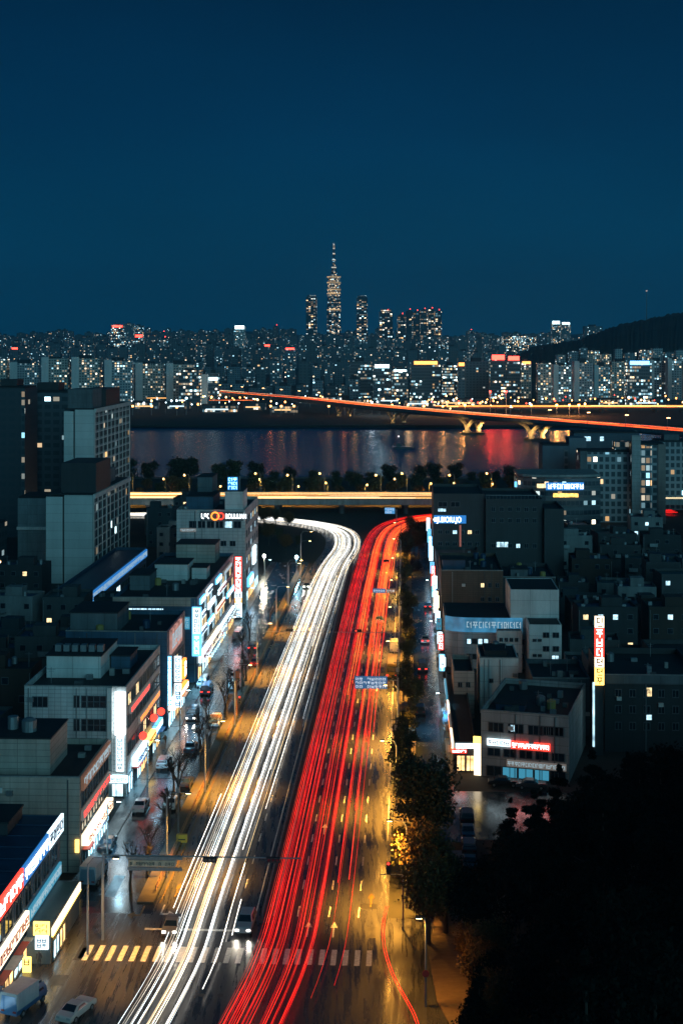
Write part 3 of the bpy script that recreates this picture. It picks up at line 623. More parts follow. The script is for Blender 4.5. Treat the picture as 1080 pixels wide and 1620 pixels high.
m = MB(); m.tube([(-1.6, 2, Gb.rz), (-1.6, 2, Gb.rz + 9.2)], .08, 5); m.build('antenna', STEEL, Gb.r)
# market arcade behind, lit blue
M_ = Bld('market_arcade', 'long low arcade with blue glowing fascia running beside the apartment slab', 'building', -74.7, 326, 9, 74, 7.2, WALLS[5], 'L', roof=ROOFB)
M_.sign('f', 0, 73, 4.8, 6.9, SDB, LD, 38, th=.4); M_.sign('f', 1, 14, 3.4, 4.7, SB, LW, 8, th=.6); shopfront(M_, 'f', 1, 72, [SHOPC, GLASS, GLASS, SDB], 14, 3)
M_.sign('s', -6, -1, 4, 6, SB, LW, 4)
# apartment towers on the left, with modelled ribs and slabs
GRIDC = paint('tower_grid', (.5, .47, .44), .7, .2, .4); GABLE = paint('tower_gable', (.46, .47, .45), .75, .15, .15, joints=(40, 2.42)); DARKG = facade('tower_glazing', (.22, .23, .23), 3.1, 2.42, .07, 1.2, .5, .16, .2, glassc=(.01, .016, .02), rough=.85)
def tower(name, label, v, u, depth, L, h, floors, split=None, bays=15, gz=GABLE, grid=True, head=None, lit=DARKG):
    r = empty(name, W(v, u), -RA, label, 'apartment tower')
    if split:
        a = split; MB().box(-depth, -depth + a, 0, L, 0, h - .5).build('wall', gz, r); MB().box(-depth + a + .5, 0, .0, L, 0, h).build('wall', gz, r); MB().box(-depth + a + .002, -depth + a + .498, 1, L, 0, h - .8).build('wall', WALLS[4], r)
    else: MB().box(-depth, 0, 0, L, 0, h).build('wall', gz, r)
    MB().box(-depth + .2, -.2, .2, L - .2, h + .002, h + .35).build('roof', ROOFM, r)
    g = MB(); g.box(.002, .12, .5, L - .3, 1, h - .6); g.build('glazing', lit, r)
    if grid:
        m = MB(); fh = h / floors
        for k in range(1, floors): m.box(.13, .30, .3, L - .3, k * fh - .16, k * fh + .16)
        m.build('floor_slab', GRIDC, r); m = MB()
        for k in range(bays + 1):
            x = .3 + (L - .9) * k / bays; wd = .35 if k % 3 else .9; m.box(.13, .34, x, x + wd, .5, h - .3)
        m.build('rib', GRIDC, r)
        MB().box(.13, .8, 0, L, h - .9, h + .3).build('cornice', GRIDC, r)
    if head:
        for (x0, x1, y0, y1, hh, mt) in head: MB().box(x0, x1, y0, y1, h + .4, h + .4 + hh).build('machine_room', mt, r)
    return r
tower('apartment_slab', 'pale windowless gable end of the shorter, nearer apartment slab on the left', -85.9, 380, 13, 50, 24.4, 10, 4.6, 9, head=[(-9.5, .3, 3, 22, 8.2, WALLS[4]), (-8, -2, 26, 40, 4, WALLS[6])])
tower('apartment_slab', 'tall grey apartment slab with a gridded window front rising behind the shorter one', -97.5, 433, 9.5, 56, 45.5, 19, 3, 9, head=[(-8.5, -.6, 1, 14, 6.0, WALLS[6]), (-8, 0, 18, 40, 5.5, WALLS[4])])
AD = facade('apt_dark', (.05, .07, .085), 3.2, 2.8, .09, 2.2, .35, .3, .45)
AD2 = facade('apt_dark_lit', (.06, .075, .085), 1.6, 2.8, .5, 2.6, .35, .3, .3)
def slab(name, label, v0, v1, u0, u1, h, mat, extra=(), cat='apartment tower', group=None):
    r = empty(name, W((v0 + v1) / 2, u0), -RA, label, cat, group); hw = (v1 - v0) / 2
    MB().box(-hw, hw, 0, u1 - u0, 0, h).build('wall', mat, r); MB().box(-hw + .3, hw - .3, .3, u1 - u0 - .3, h + .002, h + .6).build('roof', ROOFM, r)
    for (nm, a, b, c, d, z0, z1, mt) in extra: MB().box(a, b, c, d, z0, z1).build(nm, mt, r)
    return r
slab('dark_apartment_tower', 'dark apartment tower with few lit rooms just left of the tall gridded slab', -137.5, -121, 500, 520, 48.5, AD, [('machine_room', -5, 3, 3, 12, 49.2, 52, WALLS[4]), ('stair_glazing', -8.2, -6.9, -.3, -.002, 0, 47, AD2)])
slab('dark_apartment_tower', 'darkest apartment tower at the left edge with a lit stair column', -142, -129.5, 470, 486, 51, facade('apt_black', (.03, .04, .05), 3.2, 2.8, .03, 2, .3, .3, .45), [('stair_glazing', 5.0, 6.2, -.3, -.002, 0, 50, facade('stair_lit', (.05, .07, .08), 1.3, 2.8, .6, 1.8, .2, .2, .35)), ('machine_room', -3, 3, 2, 10, 51.8, 54, WALLS[4])])
slab('low_apartment_block', 'small pale block at the left edge below the dark tower', -118, -107, 420, 434, 19, paint('wall_pale', (.2, .24, .25), .8, .3, .4, joints=(3, 2.8)), [('balcony', -5.6, 5.6, -1, -.003, 9.5, 10.4, WALLS[2])], 'building')
slab('dark_apartment_tower', 'dark mid-rise block beside the low pale one, left edge', -132, -119, 400, 412, 13, AD, (), 'building')
# -- right row
R1 = Bld('red_sign_building', 'three-storey grey corner building with a glowing red and white sign across its middle', 'building', 11.6, 213.5, 13.4, 21, 10.2, WALLS[0], 'R', rot=-rad(14), parapet=1.0)
R1.windows('s', .8, 13, (6.9,), 4, 2.4, 1.5, .0, 3); R1.window('s', 4.5, 5.3, 7.1, 8.3, 1, LITW[0]); R1.window('s', 9.3, 12.6, 7.0, 8.4, 5)
R1.windows('s', .8, 13, (3.2,), 5, 2.0, 1.3, .2); R1.sign('s', 1.0, 4.6, 4.9, 5.9, SW, INKR, 5, th=.35, label='white part of the lit sign'); R1.sign('s', 4.7, 10.6, 4.7, 5.8, SR, LW, 10, th=.35, label='red part of the lit sign with white letters')
R1.sign('s', 4, 13, 1.9, 2.9, SDIM, LD, 16, th=.3); shopfront(R1, 's', .8, 13, [GLASS, GLASS, STL], 5, 1.8); R1.windows('f', 1, 20, (6.8, 3.2), 6, 2.2, 1.4, .05); R1.sign('s', -1.2, -.05, 4.9, 5.9, SY, None, th=.3, o=-.4); R1.clutter(9)
R1.rbox('roof_shed', 1.6, 6, 4, 6.5, .9, ROOFB); MB().box(-1.1, -.02, .1, .5, 0, 4.8).build('corner_pillar', SWW, R1.r)
R1b = Bld('corner_shop', 'low corner shop with glowing orange fascia left of the red-sign building', 'shop', 7.6, 215.5, 3.4, 46, 4.6, WALLS[4], 'R', parapet=.4)
R1b.sign('f', .3, 9, 3.4, 4.3, SWW, INKR, 9, th=.35, label='warm white fascia'); R1b.sign('f', 11, 18, 3.3, 4.2, SDIM, LO, 7, th=.3); R1b.sign('f', 20, 27, 3.4, 4.2, SWW, INKR, 7, th=.3); R1b.sign('f', 30, 43, 3.3, 4.1, STL, LD, 12, th=.3); R1b.sign('f', .3, 12, 3.0, 3.35, SOR, None, th=.3); R1b.sign('s', .2, 3.3, 3.7, 4.4, SW, INKR, 4, th=.4); R1b.sign('s', -.4, 1.9, 3.0, 3.6, SR, LW, 3, th=.5, label='small red sign')
shopfront(R1b, 'f', .5, 45, [SHOPW, SHOPW, SHOPC, GLASS], 11, 2.7, AWN); shopfront(R1b, 's', .3, 3.2, SHOPW, 2, 2.6)
b_ = Bld('beige_block', 'narrow beige block behind the corner shop roof', 'building', 8.6, 246, 3.6, 13, 8.4, WALLS[1], 'R'); b_.windows('s', .4, 3.2, (5.5,), 2, .8, 1, 0)
b_ = Bld('white_windowless_block', 'plain whitish windowless box block behind the red-sign building', 'building', 13.4, 250, 6.8, 11, 10, WALLS[2], 'R', parapet=.3); b_.rbox('roof_shed', 1, 5, 2, 8, .8, ROOFM); b_.windows('s', .6, 6.2, (5.4,), 2, .8, .8, 0); b_.clutter(3)
b_ = Bld('grey_flats', 'small grey flat-roofed building with a few windows right of the red-sign building roof', 'building', 21.5, 236, 9.6, 14, 9.8, WALLS[6], 'R'); b_.windows('s', .8, 9, (6.6, 3.4), 4, 1.4, 1.4, .12); b_.window('s', 2.0, 3.1, 6.4, 8.2, 1, LITW[0]); b_.clutter(5)
# R3 curved front with blue sign
r = empty('curved_front_building', W(8.2, 284), -RA, 'building with a curved beige front under a glowing blue sign band', 'building')
def arc(w, sag, n=10, y=0): return [(w * k / n, y + sag * (1 - (2 * k / n - 1) ** 2) * -1 + sag * 0) for k in range(n + 1)]
pts = [(0, 2.2), (1.5, .9), (4, .15), (8, 0), (15.6, 0)]
MB().prism(pts + [(15.6, 18), (0, 18)], 0, 10).build('wall', WALLS[0], r); MB().prism([(.3, 2.6), (4, .6), (15.2, .5), (15.2, 17.6), (.3, 17.6)], 10.002, 10.2).build('roof', ROOFM, r)
m = MB(); b2 = [(x, y - .35) for x, y in pts]; m.prism(b2 + [(x, y - .01) for x, y in reversed(pts)], 7.5, 10.4); o = m.build('sign_band', glow('sign_blue_dim', (.05, .24, .42), .7, True, .35), r)
l = MB(); put = lambda a, c, y0, y1: l.box(a, c, -.42, -.352, y0, y1)
for k in range(9): glyph(put, 4.2 + 1.25*k, 5.4 + 1.25*k, 8.2, 9.8)
l.build('lettering', LD, o)
for z in (5.0, 1.9):
    for k in range(4):
        f = MB().box(4.3 + k*1.15, 5.3 + k*1.15, -.1, -.002, z, z + 1.2).build('window', FRAME, r); MB().box(4.42 + k*1.15, 5.18 + k*1.15, -.14, -.101, z + .12, z + 1.08).build('pane', R.choice([GLASS, LITW[0]]) if z > 4 else GLASS, f)
b_ = Bld('white_stepped_building', 'pale building topped by a big blank whitish box above window bays', 'building', 21.4, 284, 9.8, 14, 16.2, WALLS[2], 'R', parapet=.2); b_.windows('s', .6, 3, (2, 5), 2, .9, 1.1, .1)
c_ = Bld('white_window_bay', 'pale projecting bay with paired dark windows under the blank whitish box', 'building', 24.5, 276.5, 6.4, 7.4, 10.6, WALLS[2], 'R', parapet=.2)
c_.windows('s', 2.4, 6.2, (8.0, 5.3, 1.2), 2, 1.3, 1.1, .08); c_.windows('s', .6, 2.6, (7.2, 4.2, 1.5), 2, .8, .6, 0); c_.window('s', 4.4, 5.9, 3.4, 4.6, 2, LITW[0])
b_ = Bld('white_side_wing', 'low pale wing with small windows between the curved front and the white bay', 'building', 23.9 - 5.4, 281, 5.0, 3, 8.4, WALLS[2], 'R', parapet=.2); b_.windows('s', .3, 4.4, (6.2, 3.2), 4, .7, .8, .0)
# R4 brown blank wall, R5 dark tower
b_ = Bld('brown_brick_building', 'dark brown windowless building in front of the black tower', 'building', 8.3, 318, 14, 26, 14.6, WALLS[3], 'R'); b_.rbox('stair_box', .4, 5.6, 4, 10, 2.4, ROOFB); b_.windows('s', 8.5, 13.5, (10.6, 7.4), 3, .9, 1.1, .2); b_.clutter(7)
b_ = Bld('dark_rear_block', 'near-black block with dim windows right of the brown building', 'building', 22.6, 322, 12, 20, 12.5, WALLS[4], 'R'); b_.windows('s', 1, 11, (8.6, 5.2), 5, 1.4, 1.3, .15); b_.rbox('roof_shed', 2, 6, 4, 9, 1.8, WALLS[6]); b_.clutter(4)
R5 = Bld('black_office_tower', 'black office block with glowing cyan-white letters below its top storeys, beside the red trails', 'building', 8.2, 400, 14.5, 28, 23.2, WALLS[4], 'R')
R5.windows('s', .8, 8, (19.4,), 2, 2.6, 1.5, .0); R5.window('s', 1.2, 3.6, 18.0, 19.0, 3, LITW[0])
b = MB().box(.1, 9.3, -.3, -.003, 14.7, 17.0).build('sign_board', SDB, R5.r); b['label'] = 'blue sign board with white letters'; text3d('JI.BIOIU.JO', 2.1, LW, b, (1.0, -.36, 15.1), sx=.72); ring(b, .5, 15.8, -.4, .35, .2, LW)
R5.windows('s', .8, 13.5, (11.6, 8.2, 4.8), 6, 1.3, 1.2, .18); MB().box(7.4, 7.9, -.3, -.003, 0, 14.2).build('light_strip', glow('strip_pink', (.5, .16, .12), .5), R5.r)
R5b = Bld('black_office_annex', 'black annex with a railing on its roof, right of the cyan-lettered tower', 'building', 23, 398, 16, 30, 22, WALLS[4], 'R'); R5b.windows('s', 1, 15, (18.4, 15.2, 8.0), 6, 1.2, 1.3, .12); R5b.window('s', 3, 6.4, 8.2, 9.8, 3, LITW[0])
m = MB(); m.box(0, 16, .0, .06, 23.0, 23.1); [m.box(k, k + .06, 0, .06, 22, 23) for k in range(0, 16)]; m.build('railing', STEEL, R5b.r)
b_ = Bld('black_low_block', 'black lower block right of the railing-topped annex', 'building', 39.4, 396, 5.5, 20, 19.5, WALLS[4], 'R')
# R6 curved glass building
r = empty('curved_glass_building', W(39, 478), -RA, 'glass building with a curved front, bright letters and an amber strip on its upper floors', 'building')
cp = [(0, 5), (1.6, 2.4), (4.5, .8), (9, 0), (15, .2), (22, 1.2), (28, 3.0)]
MB().prism(cp + [(28, 22), (0, 22)], 0, 20.2).build('wall', facade('curved_glass', (.07, .08, .09), 1.5, 3.3, .16, 1.6, .4, .1, .42, glassc=(.012, .02, .03), rough=.25), r)
for k in range(7):
    z = 1 + 3.3 * k - .4; MB().prism([(x - .1, y - .4) for x, y in cp] + [(x, y - .003) for x, y in reversed(cp)], z, z + .55).build('floor_band', WALLS[6], r)
MB().prism([(x - .2, y - .9) for x, y in cp] + [(28, 22), (-.2, 22)], 20.75, 21.5).build('roof', CONC, r)
b = MB().prism([(x, y - .75) for x, y in cp[3:6]] + [(x, y - .42) for x, y in reversed(cp[3:6])], 16.3, 18.9).build('sign_board', SDB, r); l = MB(); put = lambda a, c, y0, y1: l.box(a, c, -.95 + (a - 9) * .02, -.80 + (a - 9) * .02, y0, y1)
for k in range(8): glyph(put, 9.6 + 1.55*k, 11 + 1.55*k, 16.6, 18.6)
l.build('lettering', LW, b); MB().box(11.5, 20, -.6, -.45, 13.9, 15.2).build('amber_strip', glow('amber_strip', (1, .55, .12), 2.6, False, 1.2), r); MB().box(6, 9, -.6, -.45, 17, 18.4).build('lit_window', LITW[1], r)
MB().box(-1.2, -.4, 4, 5, 16.8, 18.6).build('edge_sign', SB, r)
# R7 apartments on the right
AR = facade('apt_right', (.24, .26, .27), 2.2, 2.75, .10, 2.2, .4, .36, .36); ARs = facade('apt_right_stair', (.12, .14, .15), 1.7, 2.75, .35, 1.5, .4, .26, .3)
slab('apartment_block', 'dark blue-grey apartment block rising behind the curved glass building', 53.5, 64, 545, 560, 26.5, paint('apt_navy', (.07, .11, .14), .7, .2, .3), [('window_column', 3.0, 4.6, -.2, -.002, 2, 25, ARs), ('wing', 5.3, 12, 2, 14, 0, 29.5, paint('apt_navy2', (.1, .14, .17), .7, .2, .3))])
slab('apartment_block', 'wide apartment block with many small windows in front of the river bridge', 65, 83.5, 520, 534, 26, AR, [('machine_room', 4, 9, 2, 10, 26.8, 29.6, ARs), ('gable', -9.4, -6.8, -.4, -.003, 0, 26.5, WALLS[6])])
slab('apartment_block', 'tall apartment block with a bright column of lit windows, right of the wide one', 84, 95.5, 516, 532, 29, AR, [('lift_shaft', -6.6, -3.4, -1.2, -.003, 0, 32.6, WALLS[0]), ('stair_windows', -3.2, .6, -.3, -.002, 0, 28.6, facade('apt_stair_bright', (.10, .13, .15), 1.7, 2.75, .55, 1.8, .25, .24, .3)), ('gable', 3, 5.8, -.5, -.003, 0, 29.3, paint('gable_warm', (.24, .19, .17), .8, .2, .3, joints=(3, 2.75)))])
slab('apartment_block', 'mid-height apartment block near the right edge with dotted lit rooms', 101, 114, 560, 576, 27, AR, [('machine_room', -4, 2, 2, 8, 27.7, 30, WALLS[6])])
slab('apartment_block', 'apartment block at the right edge with a red lamp near its top', 115.5, 128, 556, 574, 26, AR, [('red_lamp', -2, -.8, -.6, -.1, 22.6, 24, SR)])
slab('dark_apartment_block', 'unlit dark block at the right edge below the apartments', 96.5, 122, 470, 484, 19, paint('slate_dark', (.04, .055, .065), .7, .2, .3), [('light_shaft', -10, -8.2, -.3, -.002, 4, 16, LITW[0])])
slab('navy_tower', 'dark navy slab behind the apartment blocks under the bridge line', 71, 98, 590, 606, 28.6, paint('apt_navy3', (.03, .07, .10), .7, .2, .3), [('lit_floor', -9, -6.5, -.3, -.002, 25.4, 27.2, LITW[0]), ('lit_floor', -2.5, -1, -.3, -.002, 25.4, 27.2, LITW[0])])
# R9 vertical sign + R10 dark block
T = empty('sign_tower', W(30.4, 224.5), -RA, 'tall lit sign with white, red and amber panels above dark rooftops on the right', 'sign')
tsign(T, ((20.6, 22.4, SWW, INKK, 1), (15.9, 20.5, SR, LW, 3), (14.3, 15.8, SWW, INKR, 1), (11.4, 14.2, SY, INKR, 2)), 1.45)
MB().box(-.35, -.05, .0, .3, 1.5, 11.8).build('light_strip', glow('strip_cool', (.5, .8, .95), 1.6, True, .5), T); MB().box(0, 1.4, .5, 1.0, 0, 22.4).build('frame', DSTEEL, T)
b_ = Bld('dark_flats', 'dark four-storey flats with three lit windows, right of the tall lit sign', 'building', 32.3, 227, 15.5, 20, 12.6, WALLS[4], 'R', parapet=1.1); b_.windows('s', 1, 14.8, (8.9, 6.3, 3.6), 6, 1.1, 1.3, 0); b_.window('s', 6.6, 7.6, 9.0, 10.6, 1, LITW[1]); b_.window('s', 6.6, 7.6, 5.2, 6.2, 1, LITW[0]); b_.window('s', 12.6, 13.6, 6.6, 7.6, 1, STL); b_.clutter(6)
MB().box(-.1, 15.6, -.35, -.003, 11.1, 12.5).build('cornice', WALLS[6], b_.r)
b_ = Bld('grey_tiled_house', 'grey house wall with small shuttered windows behind the dark flats', 'building', 33, 250, 9, 12, 9, WALLS[6], 'R'); b_.windows('s', .8, 8, (5.6,), 5, .8, .7, 0); b_.window('s', 6.2, 7.2, 4, 5.6, 1, LITW[0])
b_ = Bld('orange_sign_shop', 'low shop with orange lit name and bright window strip, right edge', 'shop', 46.5, 262, 14, 14, 8, WALLS[4], 'R'); b_.sign('s', .8, 9, 6.0, 7.4, INKK, None, th=.3); text3d('Mordting', 1.5, glow('letters_amber', (1, .4, .08), 1.5), b_.r, (1.4, -.42, 6.3), sx=.95); b_.window('s', .8, 9, 3.4, 5.3, 8, SHOPC); b_.window('s', 3.5, 5.6, 1.6, 2.3, 3, LO)
# vertical shop signs sticking out along the right frontage
for k, (u, z0, z1, mt, ik) in enumerate(((262 , 5.4, 7.2, SW, INKR), (268, 3.2, 6.4, SB, LW), (276, 5.5, 8.6, SR, LW), (284, 5, 7.4, SW, INKB), (293, 6, 8.4, STL, INKR), (303, 5.4, 8.0, SW, INKB), (312, 7, 9.8, SWW, INKB), (322, 4, 9, SWW, INKR), (331, 8, 11, SW, INKB), (342, 4, 8, SB, LW), (352, 5, 10, SR, LW), (365, 6, 9, SB, INKB), (380, 7, 11, SW, INKB), (392, 6, 12, SB, LW), (408, 8, 12, SB, INKB), (426, 9, 13, SW, INKR))):
    col = {'sign_white': 'white', 'sign_blue': 'blue', 'sign_red': 'red', 'sign_warm_white': 'warm white', 'sign_teal': 'teal'}[mt.name]
    T = empty('blade_sign', W(6.6, u), -RA, f'{col} lit blade sign, {ordn(k+1)} from the nearest along the right-hand shop fronts', 'sign', 'blade signs along the right shop fronts')
    tsign(T, ((z0, z1, mt, ik, max(2, int((z1 - z0) / 1.1))),), 1.05, .35); MB().box(.9, 1.25, .1, .2, 0, z1 + .3).build('post', DSTEEL, T)
shops = Bld('shop_row', 'row of lit shops at street level behind the right-hand blade signs', 'building', 8.4, 346, 12, 50, 8.6, WALLS[4], 'R'); shopfront(shops, 'f', 1, 49, [SHOPC, SHOPW, SHOPC], 10, 2.8, AWN); shops.sign('f', 1, 12, 3.2, 4.4, SB, LW, 8, th=.4); shops.sign('f', 16, 24, 3.2, 4.4, SW, INKB, 7, th=.4); shops.sign('f', 30, 38, 3.2, 4.4, SR, LW, 7, th=.4); shops.windows('f', 1, 49, (5.4,), 10, 2, 1.4, .4); shops.clutter(6)
# ------------------------------------------------------------------ low houses on both sides
HW = [paint('house_grey', (.06, .068, .07), .8, .35, .3), WALLS[4], paint('house_pale', (.15, .16, .16), .8, .35, .3), paint('house_brown', (.035, .022, .016), .8, .35, .3), paint('house_teal', (.018, .032, .04), .8, .3, .3), paint('house_dim', (.022, .025, .028), .8, .3, .4)]
HWN = ['grey', 'near-black', 'pale grey', 'brown', 'teal', 'dim grey']
HR = [(ROOFM, 'dark felt'), (ROOFB, 'blue metal'), (paint('roof_green', (.015, .05, .045), .5), 'green painted')]
occupied = []
def house(v, u, wd, dp, h, place):
    k = R.randrange(len(HW)); rm, rn = R.choice(HR); r = empty('house', W(v, u), -RA + R.uniform(-.12, .12), None, 'house', 'low houses behind the main street')
    MB().box(0, wd, 0, dp, 0, h).build('wall', HW[k], r)
    m = MB(); t = .2; z = h + .002
    m.box(.1, wd - .1, .1, dp - .1, z, z + .1)
    m.build('roof', rm, r)
    p = MB(); p.box(0, wd, 0, t, h, h + .7); p.box(0, wd, dp - t, dp, h, h + .7); p.box(0, t, t, dp - t, h, h + .7); p.box(wd - t, wd, t, dp - t, h, h + .7); p.build('parapet', HW[k], r)
    if R.random() < .75:
        a = R.uniform(.5, wd * .45); b = R.uniform(1, dp * .4); MB().box(a, a + wd * .35, b, b + dp * .4, h + .11, h + 2.4).build('stair_box', HW[k], r)
    for q in range(R.randint(2, 6)):
        a = R.uniform(.6, wd - 1.2); b = R.uniform(.6, dp - 1.2)
        if R.random() < .3: m = MB(); m.tube([(a, b, h + .1), (a, b, h + 2.6)], .05, 4); m.tube([(a - .6, b, h + 2.3), (a + .6, b, h + 2.3)], .04, 4); m.build('antenna', STEEL, r)
        elif R.random() < .5: MB().tube([(a, b, h + .1), (a, b, h + 1.1), (a, b, h + 1.3)], [.5, .5, .25], 8).build('water_tank', R.choice((ROOFB, STEEL)), r)
        else: MB().box(a, a + .8, b, b + .5, h + .11, h + .9).build('air_conditioner', STEEL, r)
    if R.random() < .5:
        m = MB(); x0 = R.uniform(.5, wd * .5); m.box(x0, x0 + 2.4, -1.1, -.01, h - 3.0, h - 2.9); m.box(x0, x0 + 2.4, -1.1, -1.05, h - 2.89, h - 2.0); m.build('balcony', STEEL, r)
    m = MB(); xp = R.choice((.25, wd - .25)); m.tube([(xp, -.08, .1), (xp, -.08, h)], .07, 5); m.build('drain_pipe', STEEL, r)
    lit = 0; n = max(2, int(wd / 2.6))
    for fl in range(int(h / 3)):
        for q in range(n):
            if R.random() < .3: continue
            c = (q + .5) * wd / n; z = 3 * fl + 1.1; f = MB().box(c - .6, c + .6, -.08, -.002, z, z + 1.2).build('window', FRAME, r)
            L_ = R.random() < .13; lit += L_
            MB().box(c - .52, c + .52, -.12, -.081, z + .08, z + 1.12).build('pane', R.choice(LITW) if L_ else GLASS, f)
    return r, HWN[k], rn, lit
hid = 0; seenlab = set()
def lab_house(r, wn, rn, lit, h, where):
    fl = {0: 'one', 1: 'one', 2: 'two', 3: 'three', 4: 'four', 5: 'five'}[min(5, int(h / 3))]
    r['label'] = f'{wn} {fl}-storey house, {rn} roof, {where}'
def house_rows(rows, side):
    for ri, (u, vs) in enumerate(rows):
        v = vs[0]; ci = 0
        while v < vs[1]:
            wd = R.uniform(7, 13); dp = R.uniform(7, 11); h = R.choice((3.2, 6.2, 6.2, 9.2, 9.2)) if side == 'R' else R.choice((6.2, 9.2, 9.2, 12))
            if v + wd > vs[1]: break
            ci += 1; r, a, b, l = house(v, u + R.uniform(-2, 2), wd, dp, h, None)
            lab_house(r, a, b, l, h, f'{ordn(ci)} along, {ordn(ri+1)} {"right" if side == "R" else "left"} row')
            v += wd + R.uniform(.6, 4)
house_rows([(262, (30, 44)), (281, (33, 62)), (300, (37, 72)), (320, (38, 82)), (342, (38, 90)), (364, (40, 96)), (388, (46, 104)), (412, (42, 92)), (436, (40, 94)), (458, (38, 94))], 'R')
house_rows([(206, (-82, -57)), (224, (-86, -60)), (246, (-92, -60)), (266, (-96, -60)), (286, (-100, -59)), (306, (-104, -59)), (330, (-112, -86)), (352, (-116, -86)), (402, (-68, -50)), (424, (-76, -46)), (450, (-84, -48)), (480, (-90, -48))], 'L')
# ------------------------------------------------------------------ lamps
def light(kind, loc, power, col, radius=.3, parent=None, spot=None, rot=None, name='lamp_light'):
    d = bpy.data.lights.new(name, kind); d.energy = power; d.color = col; d.shadow_soft_size = radius
    if spot: d.spot_size = rad(spot); d.spot_blend = 1.0
    o = bpy.data.objects.new(name, d); COL.objects.link(o); o.location = loc
    if rot: o.rotation_euler = rot
    if parent is not None: o.parent = parent
    return o
BULBG = glow('globe_warm', (1, .50, .14), 6, False); BULBW = glow('bulb_warm', (1, .62, .22), 30, False); BULBC = glow('bulb_cool', (.6, .92, 1), 30, False)
def street_lamp(loc, h, arm, dirx, label, group, power=900, col=(1, .58, .18), bulb=None, rot=-RA, lit=True, radius=.25, spot=130, big=0):
    r = empty('street_lamp', loc, rot, label, 'street lamp', group)
    m = MB(); m.tube([(0, 0, 0), (0, 0, h * .93), (dirx * arm * .2, 0, h)], [.13, .09, .07], 7); m.build('pole', STEEL, r)
    m = MB(); m.tube([(dirx * arm * .2, 0, h), (dirx * arm, 0, h + .1)], .05, 5); m.build('arm', STEEL, r)
    m = MB(); m.box(*sorted((dirx * (arm - .35), dirx * (arm + .45))), -.16, .16, h, h + .16); hd = m.build('lamp_head', DSTEEL, r)
    x0, x1 = sorted((dirx * (arm - .2), dirx * (arm + .35))); MB().box(x0, x1, -.12, .12, h - .05, h - .002).build('bulb', bulb or BULBW, hd)
    if big: MB().tube([(dirx*arm, 0, h - .75), (dirx*arm, 0, h - .4), (dirx*arm, 0, h - .08)], [.25 * big, .5 * big, .2], 8).build('globe', BULBG, r)
    if lit: light('SPOT', (dirx * arm, 0, h - (.8 if big else .15)), power, col, radius, r, spot)
    return r
WARM = (1, .42, .05); COOL = (.28, .72, 1)
for k, (v, u, pw) in enumerate(((-29.4, 171, 11000), (-29.4, 204, 15000), (-29.4, 240, 15000), (-29.4, 276, 12000), (-29.4, 318, 9000), (-29.4, 352, 9000), (-29.4, 392, 7000))):
    street_lamp(W(v, u), 10.5, 2.6, 1, f'street lamp over the left carriageway, {ordn(k+1)} from the nearest on that kerb', 'street lamps along the left kerb', pw * 5.5, WARM, spot=96)
for k, (v, u, pw) in enumerate(((.2, 163, 15000), (-1.2, 196, 13000), (-1.2, 228, 15000), (-1.2, 262, 12000), (-1.2, 296, 12000), (-1.2, 330, 12000), (-1.2, 364, 12000), (-1.2, 400, 10000), (-1.2, 436, 9000))):
    if k < 5: light('POINT', W(v - 1.6, u, 9.6), 1500, WARM, .3, name='lamp_spill')
    street_lamp(W(v, u), 10.2, 1.9, -1, f'street lamp over the right carriageway, {ordn(k+1)} from the nearest on that kerb', 'street lamps along the right kerb', pw * 4.6, WARM, spot=106)
for k, (v, u) in enumerate(((-38.3, 178), (-38.3, 206), (-38.3, 236), (-38.3, 262), (-38.3, 300), (-38.3, 336), (-38.3, 380))):
    street_lamp(W(v, u), 7, 1.4, 1, f'added cool white lamp on the shop pavement, {ordn(k+1)} from the nearest on the left', 'added cool lamps by the left shops', (2200, 1800, 2400, 2600, 3200, 3400, 1800)[k] * 5, COOL, BULBC, spot=140)  # lamps added to light the side road blue, making up for the signs
for k, (v, u) in enumerate(((6.9, 238), (6.9, 300), (6.9, 352))):
    street_lamp(W(v, u), 6.5, 1.2, -1, f'cool white lamp on the right shop pavement, {ordn(k+1)} from the nearest', 'cool lamps by the right shops', 6000, COOL, BULBC)
street_lamp(W(-34.2, 149), 10.5, 3, 1, 'street lamp at the near left corner of the crosswalk', None, 12000, WARM, spot=110)
street_lamp(W(-47, 136), 9, 3, 1, 'street lamp where the cross street leaves the bottom left corner', None, 9000, (1, .5, .12), spot=110)
r = street_lamp(G(673, 1592), 8.8, .6, -1, 'bluish slim lamp post on the paving at the bottom, right of the big trees', None, 6500, WARM, spot=150); 
p = MB().tube([(0, -.05, 3.3), (0, -.11, 3.3)], .36, 12).build('round_road_sign', paint('sign_plate_red', (.35, .03, .03), .5), r)
street_lamp(G(455, 958), 11.5, 3.4, 1, 'tall unlit double-height lamp pole where the left carriageway bends', None, 5000, WARM)
street_lamp(G(476, 900), 11, 3, 1, 'lamp pole on the inside of the left bend', None, 6000, WARM)
def globe(loc, h, label, col, mat, pw, rr=.45):
    r = empty('floodlight', loc, -RA, label, 'floodlight'); MB().tube([(0, 0, 0), (0, 0, h)], .08, 6).build('pole', STEEL, r)
    m = MB(); m.tube([(0, 0, h), (0, 0, h + .3), (0, 0, h + .7), (0, 0, h + 1)], [.15, rr, rr, .15], 8); m.build('lamp_head', mat, r); light('POINT', (0, -.8, h), pw, col, .4, r)
globe(G(469, 906), 4, 'cyan-white floodlight beside the left bend', COOL, BULBC, 1800); globe(G(418, 910), 5, 'white floodlight at the end of the left shop street', (1, .85, .6), glow('bulb_white', (1, .93, .8), 25, False), 2600)
